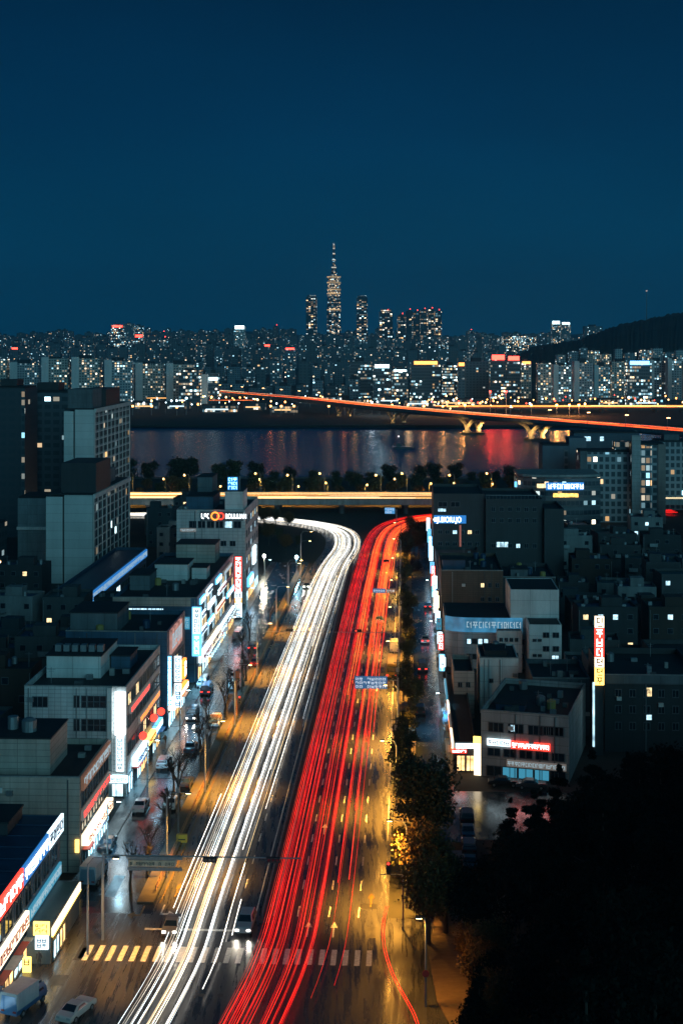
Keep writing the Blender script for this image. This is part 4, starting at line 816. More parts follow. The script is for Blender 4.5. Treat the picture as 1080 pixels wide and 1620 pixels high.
# ------------------------------------------------------------------ sign gantries and traffic lights
GB = paint('road_sign_blue', (.02, .10, .26), .4); GBE = glow('road_sign_lit', (.03, .16, .36), .55)
def gantry(v, u, h, arm, dirx, label, boards, extra=()):
    r = empty('sign_gantry', W(v, u), -RA, label, 'road sign'); MB().tube([(0, 0, 0), (0, 0, h + .4)], [.18, .12], 8).build('pole', STEEL, r)
    MB().tube([(0, 0, h), (dirx * arm, 0, h)], .08, 6).build('arm', STEEL, r)
    for (a, b, z0, z1, mt, ink, rows, n) in boards:
        bd = MB().box(a, b, -.28, -.12, z0, z1).build('sign_board', mt, r)
        if ink:
            l = MB(); put = lambda x0, x1, y0, y1: l.box(x0, x1, -.33, -.281, y0, y1); hh = (z1 - z0 - .2) / rows
            for q in range(rows):
                for j in range(n):
                    if R.random() < .12: continue
                    glyph(put, a + .15 + (b - a - .3) * j / n, a + .15 + (b - a - .3) * (j + .85) / n, z0 + .1 + q * hh, z0 + .1 + (q + .85) * hh)
            l.build('lettering', ink, bd)
    return r
LDW = glow('letters_sign', (.75, .85, .95), .9)
gantry(-1.2, 245, 6.9, 8.2, -1, 'blue direction board with white lettering hung over the red trails', [(-7.6, -1.9, 5.4, 7.6, GBE, LDW, 3, 8)])
gantry(-1.4, 336, 6.6, 6.5, -1, 'narrow blue and brown direction board over the far red lanes', [(-6.3, -3.2, 6.0, 7.1, GBE, LDW, 1, 5), (-3.1, -.8, 6.0, 7.1, glow('road_sign_brown', (.25, .12, .05), .5), LDW, 1, 3)])
gantry(-3, 500, 6.5, 5, -1, 'small bright blue board at the fork under the overpass', [(-4.2, -.6, 5.2, 7.4, glow('road_sign_cyan', (.05, .28, .55), 1.0), LDW, 2, 4)])
gt = gantry(-33.4, 152.8, 9.4, 22, 1, 'tall mast arm across the left carriageway carrying a pale lettered board, by the crosswalk', [(2.9, 8.2, 8.3, 9.0, paint('board_cream', (.42, .35, .26), .6), INKK, 1, 14), (2.8, 8.9, 9.05, 9.4, STEEL, None, 1, 1), (2.8, 8.9, 7.85, 8.2, STEEL, None, 1, 1)])
def signal(parent, x, z, lit=1, vert=False):
    hd = MB().box(x, x + (.5 if vert else 1.5), -.35, -.05, z, z + (1.5 if vert else .55)).build('signal_head', INKK, parent)
    for k in range(3):
        c = (x + .25, z + 1.25 - .5 * k) if vert else (x + .28 + .47 * k, z + .28)
        MB().tube([(c[0], -.36, c[1]), (c[0], -.40, c[1])], .16, 10).build('lens', [GLASS, SR][k == 0 and lit], hd)
signal(gt, 11.2, 8.9, 0); signal(gt, 18.2, 9.0, 0)
r = empty('traffic_light', W(-.2, 157), -RA, 'slim traffic light arm among the right-hand trees with red lamps', 'traffic light'); MB().tube([(0, 0, 0), (0, 0, 6.2)], .1, 6).build('pole', STEEL, r); MB().tube([(0, 0, 6.2), (-2.6, 0, 6.2)], .06, 5).build('arm', STEEL, r); signal(r, -1.9, 6.3, 1, True)
r = empty('traffic_light', W(-29.8, 246), -RA, 'orange-topped pole with signals at the edge of the left verge', 'traffic light'); MB().tube([(0, 0, 0), (0, 0, 8)], .14, 6).build('pole', paint('pole_rust', (.2, .08, .04), .6), r); MB().box(-.5, .5, -.4, .1, 6.8, 8).build('control_box', paint('box_orange', (.45, .13, .05), .6), r); signal(r, .3, 2.2, 1, True)
r = empty('frame_gantry', W(-35.6, 225), -RA, 'open steel frame standing over the left side road', 'frame'); m = MB()
for a, b in (((0, 0, 0), (0, 0, 7)), ((0, 0, 7), (3.2, 0, 7)), ((3.2, 0, 7), (3.2, 0, 4.4)), ((0, 0, 4.4), (3.2, 0, 4.4))): m.tube([a, b], .07, 5)
m.build('frame', STEEL, r)
r = empty('mast_arm', W(-1.2, 283), -RA, 'thin cable mast crossing both carriageways halfway up the road', 'mast'); MB().tube([(0, 0, 0), (0, 0, 7.6)], .14, 6).build('pole', STEEL, r); MB().tube([(0, 0, 7.4), (-28, 0, 7.4)], .06, 5).build('arm', STEEL, r); signal(r, -9, 7.5, 1); signal(r, -23, 7.5, 0)
for k, (v, u, h) in enumerate(((-1.4, 214, 9), (-1.4, 252, 9), (-1.0, 306, 10), (-1.0, 318, 9), (-1.2, 348, 10), (-30.4, 186, 8), (-30.4, 214, 8), (-30.8, 262, 8), (-30.5, 296, 9))):
    r = empty('utility_pole', W(v, u), -RA, f'slim utility pole, {ordn(k+1 if k < 5 else k-4)} from the nearest on the {"right" if k < 5 else "left"} verge', 'pole', 'utility poles on the verges'); MB().tube([(0, 0, 0), (0, 0, h)], [.15, .1], 6).build('pole', DCONC, r); MB().box(-.7, .7, -.06, .06, h - .7, h - .58).build('crossarm', DSTEEL, r); MB().box(-.22, .22, -.4, -.12, h - 2.2, h - 1.5).build('transformer', STEEL, r)
for side, vv, us, nm in (('left', -30.4, (186, 214, 240, 262, 296, 330), 'left'), ('right', -1.2, (214, 252, 306, 348, 392), 'right')):
    for q in range(3):
        pts = []
        for a, b in zip(us, us[1:]):
            for t_ in range(6): x = t_ / 6; pts.append(W(vv + (q - 1) * .6, a + (b - a) * x, 8.0 - 1.0 * math.sin(PI * x) - .25 * q))
        p0 = pts[0].copy(); o = MB().tube([p - p0 for p in pts], .035, 3).build('power_line', INKK, loc=p0); tag(o, f'thin dark overhead wire, {ordn(q+1)} of three along the {nm} verge poles', 'wire', 'overhead wires')
for q, (v0, u0, v1, u1, z) in enumerate(((-40, 208, -30.4, 214, 7.8), (-40, 246, -30.4, 262, 7.8), (-40, 284, -30.4, 296, 8), (-40, 186, -30.4, 186, 7.6), (8, 262, -1.4, 252, 7.8), (8, 318, -1, 306, 8))):
    a, b = W(v0, u0, z + 1), W(v1, u1, z); o = MB().tube([Vector((0, 0, 0)), (b - a) / 2 + Vector((0, 0, -.7)), b - a], .035, 3).build('power_line', INKK, loc=a); tag(o, f'wire from a building front to a pole, {ordn(q+1)} of six from the camera', 'wire', 'wires to the building fronts')
# ------------------------------------------------------------------ cars
CARP = {}
def carpaint(n, c):
    if n not in CARP:
        m, t, b = newmat('car_' + n); b.inputs['Base Color'].default_value = c + (1,); b.inputs['Roughness'].default_value = .28; b.inputs['Metallic'].default_value = .3
        b.inputs['Coat Weight'].default_value = .8; CARP[n] = m
    return CARP[n]
TYRE = paint('tyre', (.012, .012, .012), .9); HL = glow('headlamp', (1, .96, .85), 18, True); TL = glow('tail_lamp', (1, .03, .02), 5, True); HOFF = paint('lamp_off', (.35, .36, .36), .2); TOFF = paint('tail_off', (.18, .01, .01), .3)
PROF = {'sedan': (4.6, 1.8, [(-2.3, .35), (-2.3, .8), (-2.1, .95), (-1.55, .98), (-1.0, .96), (-.35, 1.38), (.75, 1.42), (1.55, 1.0), (2.2, .9), (2.3, .7), (2.3, .35)], (-1.0, -.35, .75, 1.5)),
        'suv': (4.7, 1.9, [(-2.35, .4), (-2.35, 1.0), (-2.25, 1.1), (-1.95, 1.62), (.4, 1.7), (1.15, 1.15), (2.2, 1.0), (2.35, .8), (2.35, .4)], (-2.2, -1.9, .4, 1.15)),
        'van': (5.1, 1.95, [(-2.55, .4), (-2.55, 1.2), (-2.45, 1.95), (1.5, 1.98), (2.1, 1.2), (2.5, 1.0), (2.55, .4)], (-2.5, -2.3, 1.4, 2.1)),
        'truck': (5.4, 2.0, [(-2.7, .45), (-2.7, 2.3), (1.0, 2.3), (1.0, 2.05), (1.9, 2.0), (2.35, 1.3), (2.45, .45)], (1.0, 1.1, 1.9, 2.35)),
        'bus': (9.5, 2.4, [(-4.75, .4), (-4.75, 2.9), (-4.6, 3.05), (4.6, 3.05), (4.75, 2.7), (4.75, .4)], (-4.6, -4.5, 4.5, 4.7))}
def car(kind, colname, col, loc, rot, label, head=False, tail=False, group=None):
    L, wd, pr, gl = PROF[kind]; r = empty({'sedan': 'parked_car', 'suv': 'parked_car', 'van': 'van', 'truck': 'delivery_truck', 'bus': 'minibus'}[kind], loc, rot, label, {'sedan': 'car', 'suv': 'car', 'van': 'van', 'truck': 'truck', 'bus': 'bus'}[kind], group)
    m = MB(); hw = wd / 2; n = len(pr); belt = 1.0 if kind in ('sedan',) else 1.15
    if kind in ('truck', 'bus'): belt = 1.3
    z0 = pr[0][1]; secs = []
    for (y, z) in pr[1:-1]:
        zb = min(z, belt); xt = hw - .07 - max(0, z - belt) * (.36 if kind not in ('truck', 'bus') else .12)
        ring_ = [(-hw + .05, y, z0), (-hw, y, (z0 + zb) / 2), (-hw + .03, y, zb - .01), (-xt, y, z), (xt, y, z), (hw - .03, y, zb - .01), (hw, y, (z0 + zb) / 2), (hw - .05, y, z0)]
        if secs and abs(secs[-1][0][1] - y) < 1e-4: ring_ = [(x, y + .01, zz) for x, _, zz in ring_]
        secs.append(ring_)
    for rg in secs: m.v += rg
    for i in range(len(secs) - 1):
        for k in range(8): k2 = (k + 1) % 8; m.face((8*i+k, 8*i+8+k, 8*i+8+k2, 8*i+k2))
    m.face(tuple(range(8))); m.face(tuple(reversed(range(8*len(secs)-8, 8*len(secs)))))
    m.build('body', carpaint(colname, col), r, smooth=False)
    zt = max(p[1] for p in pr); g = MB(); top = [p for p in pr]
    def slope(y):
        for i in range(len(pr) - 1):
            (y0, z0), (y1, z1) = pr[i], pr[i+1]
            if y0 < y1 and y0 <= y <= y1: return z0 + (z1 - z0) * (y - y0) / (y1 - y0)
        return zt
    if kind != 'bus':
        for (ya, yb, nm) in ((gl[2] + .05, gl[3] - .03, 'windscreen'), (gl[0] + .03, gl[1] - .02, 'rear_window')):
            if kind == 'truck' and nm == 'rear_window': continue
            za, zb = slope(ya), slope(yb); q = MB(); wa = hw - .16 - max(0, za - belt) * .36; wb = hw - .16 - max(0, zb - belt) * .36
            q.v = [(-wa, ya, za + .02), (wa, ya, za + .02), (wb, yb, zb + .02), (-wb, yb, zb + .02), (-wa, ya, za - .04), (wa, ya, za - .04), (wb, yb, zb - .04), (-wb, yb, zb - .04)]
            for f in ((0, 1, 2, 3), (4, 7, 6, 5), (0, 4, 5, 1), (1, 5, 6, 2), (2, 6, 7, 3), (3, 7, 4, 0)): q.face(f)
            q.build(nm, GLASS, r)
    for s_ in (-1, 1):
        q = MB(); z1 = zt - .14; z0 = belt + .02; xa = hw - (z0 - belt) * .36 + .012; xb = hw - (z1 - belt) * .36 + .012
        ys = (gl[1] + .1, gl[2] - .1) if kind != 'truck' else (1.05, 1.8); ylo = (gl[0] + .45, gl[3] - .4) if kind not in ('truck', 'bus') else ys
        if kind == 'bus': z0 = 1.5; xa = hw - .1; xb = hw - .55; 
        b = 0; q.v = [(s_*xa, ylo[0], z0), (s_*xa, ylo[1], z0), (s_*xb, ys[1], z1), (s_*xb, ys[0], z1), (s_*(xa-.05), ylo[0], z0), (s_*(xa-.05), ylo[1], z0), (s_*(xb-.05), ys[1], z1), (s_*(xb-.05), ys[0], z1)]
        for f in ((0, 1, 2, 3), (4, 7, 6, 5), (0, 4, 5, 1), (1, 5, 6, 2), (2, 6, 7, 3), (3, 7, 4, 0)): q.face(f)
        q.build('side_window', GLASS, r)
        for y in (-L * .31, L * .31):
            q = MB(); q.tube([(s_ * (hw - .2), y, .33), (s_ * (hw + .02), y, .33)], .33, 12); wh = q.build('wheel', TYRE, r); q = MB(); q.tube([(s_ * (hw + .021), y, .33), (s_ * (hw + .04), y, .33)], .19, 8); q.build('rim', STEEL, wh)
        q = MB(); a, b = sorted((s_ * (hw - .5), s_ * (hw - .12))); q.box(a, b, L/2 - .06, L/2 + .03, .62, .8); q.build('headlight', HL if head else HOFF, r)
        q = MB(); q.box(a, b, -L/2 - .03, -L/2 + .06, .72, .9); q.build('taillight', TL if tail else TOFF, r)
        if head: light('SPOT', (s_ * .7, L/2 + .15, .7), 260, (1, .9, .72), .12, r, 70, (rad(80), 0, 0))
    if kind == 'truck': MB().box(-hw - .02, hw + .02, -2.68, .9, .95, 2.6).build('cargo_box', paint('cargo_grey', (.3, .33, .35), .5, .2, 1), r)
    if kind == 'bus':
        for y0, y1 in ((4.76, 4.8), (-4.8, -4.76)): MB().box(-1.0, 1.0, y0, y1, 1.4, 2.6).build('windscreen', GLASS, r)
    return r
FWD = -RA; BACK = PI - RA
car('suv', 'silver', (.38, .39, .40), G(389, 1468), BACK - .04, 'dark-windowed silver SUV waiting at the stop line among the white trails', head=True, tail=True)
car('sedan', 'pearl', (.55, .52, .48), G(121, 1606), BACK - .35, 'pale sedan turning at the bottom left corner of the junction')
car('sedan', 'grey', (.2, .2, .2), G(273, 1471), BACK, 'grey sedan with blazing headlights left of the white trails', head=True)
car('sedan', 'grey', (.2, .2, .2), G(486, 930), BACK - .06, 'car with lit headlights at the left edge of the carriageway near the bend', head=True)
car('sedan', 'beige', (.45, .42, .36), G(271, 1276), BACK, 'pale beige saloon parked beside the left verge')
car('sedan', 'navy', (.02, .05, .10), G(302, 1188), FWD, 'dark blue car parked among bare trees on the left side road')
car('van', 'white', (.5, .52, .54), G(322, 1086), BACK, 'white van stopped at the foot of the long glowing building')
car('sedan', 'black', (.02, .02, .022), G(170, 1342), FWD, 'black car parked against the beige building')
car('truck', 'steelblue', (.12, .2, .26), G(150, 1392), FWD - .1, 'small blue-grey truck with a yellow bonnet parked in front of the beige building')
car('truck', 'blue', (.03, .12, .25), G(40, 1594), FWD - .35, 'pale-roofed delivery truck by the shopfronts in the bottom left corner')
car('van', 'darkgrey', (.07, .07, .08), G(376, 1010), FWD, 'dark van parked on the left side road beneath the red sign')
car('sedan', 'darkred', (.18, .02, .02), G(404, 1052), FWD, 'dark red car half hidden by the left verge trees', tail=True)
car('sedan', 'white', (.5, .52, .54), G(370, 1075), FWD, 'white car by the bare trees on the left side road')
car('sedan', 'black', (.02, .02, .022), G(356, 990), FWD, 'black car under the bright shopfronts, farther down the left side road')
car('bus', 'yellow', (.55, .33, .04), G(620, 1066), FWD, 'yellow minibus at the right kerb beside the orange trails', tail=True)
car('truck', 'white', (.5, .52, .54), G(624, 1030), FWD, 'white lorry just ahead of the yellow minibus')
car('sedan', 'blue', (.03, .12, .25), G(600, 985), FWD, 'blue car between the orange trails', tail=True)
car('sedan', 'darkred', (.18, .02, .02), G(611, 893), FWD, 'small dark red car near the far end of the orange trails', tail=True)
car('sedan', 'black', (.02, .02, .022), G(796, 1243), FWD + 1.5, 'dark car parked crosswise in front of the red-sign building')
car('sedan', 'darkgrey', (.07, .07, .08), G(840, 1247), FWD + 1.5, 'darker car nearly lost in shadow by the hill, in front of the red-sign building')
for k, y in enumerate((1298, 1322, 1346, 1372)):
    car(('suv', 'sedan', 'suv', 'sedan')[k], ('black', 'navy', 'darkgrey', 'black')[k], ((.02, .02, .022), (.02, .05, .1), (.07, .07, .08), (.02, .02, .022))[k], G(738 + k * 1.5, y), FWD, f'dark car in the right-hand parked line, {ordn(k+1)} from the back', group='dark cars parked in a line')
for k, (x, y) in enumerate(((672, 1016), (668, 1060), (676, 962), (664, 1128))):
    car(('sedan', 'van', 'sedan', 'suv')[k], ('white', 'darkgrey', 'navy', 'black')[k], ((.5, .52, .54), (.07, .07, .08), (.02, .05, .1), (.02, .02, .022))[k], G(x, y), FWD, ('white car on the right side road beyond the van', 'dark grey van on the right side road', 'navy car far down the right side road', 'black SUV on the right side road nearest the corner shop')[k], tail=k < 3)
for k, (v, u, c_) in enumerate(((-37.4, 196, 'silver'), (-37.5, 216, 'white'), (-37.4, 244, 'darkgrey'), (-32.6, 206, 'black'), (-32.8, 240, 'white'), (-37.4, 262, 'navy'), (-32.8, 266, 'silver'), (-32.8, 300, 'darkgrey'), (-37.3, 312, 'white'))):
    car(('sedan', 'suv', 'van')[k % 3], c_, {'silver': (.38, .39, .4), 'white': (.5, .52, .54), 'darkgrey': (.07, .07, .08), 'black': (.02, .02, .022), 'navy': (.02, .05, .1)}[c_], W(v, u, .012), FWD if k % 2 else BACK, f'{c_.replace("darkgrey", "dark grey")} vehicle at the left side street kerb, {ordn(k + 1)} of the kerbside line', head=k in (2, 8), tail=k in (5, 7), group='vehicles at the left side street kerb')
# traffic light / kiosk bits on the right and left pavements
r = empty('kiosk', G(717, 1390), -RA, 'small pale hut at the end of the parked line of dark cars', 'hut'); MB().box(-.9, .9, 0, 2, 0, 2.5).build('wall', WALLS[1], r); MB().box(-1.1, 1.1, -.2, 2.2, 2.503, 2.7).build('roof', ROOFB, r); MB().box(-.4, .4, -.05, -.002, .1, 2).build('door', DCONC, r)
r = empty('bus_shelter', W(-32.3, 232), -RA, 'orange-roofed shelter among bare trees on the left verge', 'shelter'); MB().box(-1, 1, 0, 5, 2.5, 2.65).build('roof', paint('shelter_orange', (.4, .18, .05), .6), r); m = MB(); [m.tube([(x, y, 0), (x, y, 2.5)], .05, 5) for x in (-.8, .8) for y in (.2, 4.8)]; m.build('post', STEEL, r); MB().box(-.85, -.8, .3, 4.7, .4, 2.3).build('back_panel', GLASS, r)
r = empty('bollard_box', G(288, 1332), -RA, 'yellow marker box standing at the verge end of the left carriageway', 'marker'); MB().box(-.7, .7, -.3, .3, 0, 1.0).build('box', paint('marker_yellow', (.5, .3, .03), .5), r); MB().box(-.5, .5, -.34, -.301, .35, .5).build('stripe', INKK, r)
r = empty('sandwich_board', G(43, 1538), -RA, 'yellow stand-up board outside the bottom left shop', 'sign board'); MB().box(-.45, .45, -.1, .1, 0, 1.6).build('panel', SY, r); l = MB(); put = lambda a, c, y0, y1: l.box(a, c, -.14, -.101, y0, y1); glyph(put, -.35, .35, .7, 1.5); l.build('lettering', INKK, r)
for k, (x, y, hgt) in enumerate(((62, 1532, 1.7), (232, 1222, 1.7), (262, 1180, 1.65))):
    # small walkers: one continuous skinned body each
    me = bpy.data.meshes.new('body'); vs = [(0,0,.95),(0,0,1.2),(0,0,1.42),(0,0,1.52),(0,.02,1.66),(.19,0,1.4),(.27,.02,1.12),(.25,.14,.9),(-.19,0,1.4),(-.27,0,1.12),(-.26,-.1,.9),(.1,0,.9),(.12,.14,.5),(.12,.05,.06),(.12,.2,.03),(-.1,0,.9),(-.11,-.06,.5),(-.1,-.28,.1),(-.1,-.14,.03)]
    es = [(0,1),(1,2),(2,3),(3,4),(2,5),(5,6),(6,7),(2,8),(8,9),(9,10),(0,11),(11,12),(12,13),(13,14),(0,15),(15,16),(16,17),(17,18)]
    me.from_pydata(vs, es, []); o = bpy.data.objects.new('person', me); COL.objects.link(o); sk = o.modifiers.new('s', 'SKIN'); rr = [.14,.15,.15,.06,.11,.07,.05,.045,.07,.05,.045,.1,.075,.05,.04,.1,.075,.05,.04]
    for i, v_ in enumerate(me.skin_vertices[0].data): v_.radius = (rr[i], rr[i]); v_.use_root = (i == 0)
    o.modifiers.new('u', 'SUBSURF').levels = 1; me.materials.append(paint(f'coat{k}', ((.05,.05,.06),(.08,.1,.14),(.12,.09,.06))[k], .8))
    o.location = G(x, y) + Vector((0, 0, .13)); o.rotation_euler = (0, 0, k * 1.9); tag(o, ('person in dark clothes walking outside the bottom left shops', 'person in a blue-grey coat on the pavement near the round red signs', 'person in a brown coat walking on the left pavement past the orange shopfront')[k], 'person')
# ------------------------------------------------------------------ trees
def leafy(name, h, rad_, n, leaf, mat, seed, trunk_h=None, clumps=9, squash=.8, conifer=False, limb=5):
    q = random.Random(seed); r = empty(name, (0, 0, 0)); th = trunk_h or h * .35
    m = MB(); m.tube([(0, 0, 0), (.05, 0, th * .6), (0, .1, th), (0, 0, h * .8)], [h*.03, h*.024, h*.018, h*.006], 7)
    for k in range(limb):
        a = q.uniform(0, 6.28); z = th * q.uniform(.8, 1.3); d = rad_ * q.uniform(.5, .8); m.tube([(0, 0, z), (math.cos(a)*d*.5, math.sin(a)*d*.5, z + d*.45), (math.cos(a)*d, math.sin(a)*d, z + d*.7)], [h*.012, h*.008, h*.003], 5)
    m.build('trunk', BARK, r); c = MB(); cl = []
    for k in range(clumps):
        a = q.uniform(0, 6.28); t = q.random()
        if conifer: z = th * .5 + (h - th * .5) * t; rr_ = rad_ * (1 - t) * .9 + .2; cl.append((math.cos(a)*rr_*.55, math.sin(a)*rr_*.55, z, rr_ * .62, .45))
        else: d = rad_ * .62 * q.random() ** .5; z = th + (h - th) * q.uniform(.15, .82); cl.append((math.cos(a)*d, math.sin(a)*d, z, rad_ * q.uniform(.32, .52), squash))
    for k in range(n):
        cx, cy, cz, cr_, sq = q.choice(cl); a = q.uniform(0, 6.28); zz = q.uniform(-1, 1); s_ = math.sqrt(1 - zz*zz); d = cr_ * (q.uniform(.4, 1.1) if q.random() < .8 else q.uniform(1.0, 1.5))
        p = Vector((cx + d*s_*math.cos(a), cy + d*s_*math.sin(a), cz + d*zz*sq))
        n_ = Vector((q.gauss(0, 1), q.gauss(0, 1), q.gauss(.6, 1))).normalized(); t1 = n_.orthogonal().normalized(); t1 = Matrix.Rotation(q.uniform(0, 6.28), 3, n_) @ t1; t2 = n_.cross(t1); L = leaf * q.uniform(.6, 1.4)
        b = len(c.v); c.v += [tuple(p - t1*L), tuple(p - t2*L*.5), tuple(p + t1*L), tuple(p + t2*L*.5)]; c.face((b, b+1, b+2, b+3))
    c.build('crown', mat, r); return r, tree_of(r)
def bare(name, h, seed):
    q = random.Random(seed); r = empty(name, (0, 0, 0)); m = MB()
    def br(p, d, L, w_, k):
        e_ = p + d * L; m.tube([p, (p + e_) / 2 + Vector((q.gauss(0, .05), q.gauss(0, .05), 0)) * L, e_], [w_, w_*.8, w_*.55], 4 if k else 6, caps=False)
        if k < 4:
            for _ in range(3 if k < 3 else 2): nd = (d + Vector((q.gauss(0, .5), q.gauss(0, .5), q.gauss(.1, .3)))).normalized(); br(e_, nd, L * q.uniform(.6, .8), w_ * .62, k + 1)
    br(Vector((0, 0, 0)), Vector((0, 0, 1)), h * .3, h * .034, 0); m.build('trunk', paint('bark_bare', (.03, .022, .016), .9, .3, 3), r); return r, tree_of(r)
protos = {}
def plant(key, loc, label, group=None, sc=1.0, rot=None, cat='tree'):
    src, tr, used = protos[key]; rot = R.uniform(0, 6.28) if rot is None else rot
    if not used: protos[key] = (src, tr, True); src.location = loc; src.rotation_euler = (0, 0, rot); src.scale = (sc,) * 3; tag(src, label, cat, group); return src
    r = copy_tree(src, tr, loc, rot, sc, label, group); r['category'] = cat
    if not group and 'group' in r: del r['group']
    return r
def proto(key, pair): protos[key] = (pair[0], pair[1], False)
proto('big', leafy('street_tree', 15, 4.6, 9000, .26, LEAF[0], 1, 4, 26, .75)); proto('autumn', leafy('street_tree', 10, 3.6, 6500, .22, LEAF[2], 2, 2.5, 18, .8)); proto('conif', leafy('pine_tree', 12, 3.0, 4500, .22, LEAF[3], 3, 3, 34, conifer=True))
proto('olive', leafy('street_tree', 8, 2.6, 3500, .22, LEAF[1], 4, 2.5, 12)); proto('small', leafy('street_tree', 6, 1.8, 2200, .2, LEAF[0], 5, 2, 8))
proto('bare1', bare('bare_tree', 7.5, 6)); proto('bare2', bare('bare_tree', 6.5, 7))
plant('big', W(2.6, 177), 'big round dark tree between the right carriageway and the wet square', sc=.98)
plant('autumn', W(2.4, 163), 'orange-lit tree below the big round dark one, by the traffic light arm', sc=1.0)
plant('olive', W(.8, 168), 'smaller tree in front of the big round one, beside the road lamp', sc=1.05)
plant('autumn', W(2.6, 153.5), 'brownish tree whose trunk stands by the bottom paving, nearest the slip lane', sc=.95)
plant('big', W(4.6, 156), 'dark tree right behind the bottom paving lamp', sc=.62)
plant('conif', W(-.4, 205), 'dark conifer over the right kerb below the blue direction board', sc=1.02); plant('conif', W(.4, 196), 'spreading dark conifer just above the big round tree', sc=.92); plant('small', W(-.2, 217), 'thin conifer-like tree under the blue direction board', sc=1.25)
for k, u in enumerate((232, 246, 257, 270, 283, 299, 313, 327, 341, 357, 372, 390, 405, 421, 438)):
    plant(('small', 'olive', 'small')[k % 3], W(R.uniform(-.4, 1.4), u), f'small verge tree, {ordn(k+1)} beyond the blue board on the right', 'small trees along the right verge', R.uniform(.7, 1.1))
for k, u in enumerate((166, 171, 176, 183, 188, 192, 199, 203, 206, 213, 217, 221, 228, 232, 236, 243, 248, 252, 257, 262, 267, 271, 281, 292, 305, 322)):
    plant(('bare1', 'bare2')[k % 2], W(R.uniform(-34.2, -30.8), u), f'bare tree, {ordn(k+1)} from the nearest on the left verge', 'bare trees along the left verge', R.uniform(.75, 1.15))
for k, (x, y) in enumerate(((408, 860), (425, 862), (440, 860), (452, 875), (398, 838), (418, 834), (436, 832), (456, 838), (470, 868), (380 , 836), (640, 870), (655, 862), (668, 850), (648, 842), (676, 868), (662, 880))):
    g = G(x, y); plant(('olive', 'autumn')[k % 2], g, f'{"orange-tinged" if k % 2 else "olive"} tree, {ordn(k+1 if k < 10 else k-9)} in the clump beside the {"left" if k < 10 else "right"} ramp', 'trees around the ramps', R.uniform(.55, .85))
for k, (v, u, s_) in enumerate(((6.8, 147, .5), (7.4, 139, .6), (7.0, 131, .5), (8.6, 143, .7), (8.8, 134, .6))):
    plant('autumn', W(v, u), f'low russet tree, {ordn(k + 1)} along the paving edge at the foot of the dark hillside', 'russet trees by the bottom paving', s_)
# forested hillside at the bottom right
def hill_z(v, u):
    d = v - (9.5 + max(0, u - 158) * .40)
    edge = max(0, min(1, d / 40)); near = max(0, min(1, (205 - u) / 70))
    return 26 * edge * (.12 + .88 * near) * (1 if u < 226 else 0)
hm = MB(); nx, ny = 30, 26
for j in range(ny + 1):
    for i in range(nx + 1):
        v, u = 4 + i * 3.6, 84 + j * 5.6; p = W(v, u, max(-.3, hill_z(v, u) - .3 + R.uniform(-.3, .3) * (hill_z(v, u) > 1))); hm.v.append(tuple(p))
for j in range(ny):
    for i in range(nx): a = j * (nx + 1) + i; hm.face((a, a+1, a+nx+2, a+nx+1))
tag(hm.build('hillside', SOIL, smooth=True), kind='structure')
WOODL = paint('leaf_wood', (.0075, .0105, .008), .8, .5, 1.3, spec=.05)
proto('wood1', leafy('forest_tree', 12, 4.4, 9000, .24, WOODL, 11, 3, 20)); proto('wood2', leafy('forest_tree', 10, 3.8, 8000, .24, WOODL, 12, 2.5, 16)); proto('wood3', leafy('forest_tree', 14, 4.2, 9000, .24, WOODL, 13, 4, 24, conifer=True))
cnt = 0
for j in range(12):
    u = 112 + j * 8.6
    for i in range(15):
        v = 8.2 + max(0, u - 158) * .42 + i * 5.6 + R.uniform(-1.6, 1.6); uu = u + R.uniform(-2.5, 2.5); z = hill_z(v, uu)
        if (v + 12) * 1.0 > uu * .30 + 24 or uu > 208: continue
        cnt += 1; p = W(v, uu, max(0, z - .4)); sc = R.uniform(.75, 1.1) * (1 if uu < 180 else .75) * (1 if i else .7)
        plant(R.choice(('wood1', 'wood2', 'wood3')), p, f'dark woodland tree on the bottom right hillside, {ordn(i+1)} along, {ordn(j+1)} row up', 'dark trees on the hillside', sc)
# shrubs lit orange at the bottom edge
proto('shrub', leafy('shrub', 2.2, 1.5, 1500, .16, LEAF[2], 15, .5, 7))
for k, (x, y) in enumerate(((780, 1640), (805, 1650), (760, 1655), (835, 1645), (702, 1452), (712, 1430), (730, 1420))):
    plant('shrub', G(x, y), f'orange-lit shrub, {ordn(k+1)} along the foot of the dark hillside from the bottom', 'lit shrubs at the foot of the hill', R.uniform(.9, 1.3), cat='shrub')
# ------------------------------------------------------------------ overpass in front of the river
r = empty('overpass', (0, 552, 0), 0, 'long concrete overpass with golden traffic streaks crossing behind the fork of the road', 'overpass')
MB().box(-420, 420, -14, 14, 3.9, 5.3).build('deck', CONC, r); MB().box(-420, 420, -13.7, 13.7, 5.304, 5.32).build('road_surface', ASPH, r)
for y, nm in ((-14, 'parapet'), (13.7, 'parapet')): MB().box(-420, 420, y, y + .3, 5.303, 6.2).build(nm, CONC, r)
MB().box(-420, 420, -.3, .3, 5.325, 6.0).build('median_barrier', CONC, r)
for x in range(-400, 401, 25):
    m = MB(); m.tube([(x, -9, 0), (x, -9, 3.1)], 1.0, 10); m.tube([(x, 9, 0), (x, 9, 3.1)], 1.0, 10); m.box(x - 1, x + 1, -12.5, 12.5, 3.0, 3.89); m.build('pier', DCONC, r)
TG = [glow('trail_gold', (1, .58, .18), 3.4), glow('trail_amber', (1, .40, .08), 2.8), glow('trail_cream', (1, .78, .45), 3.4)]
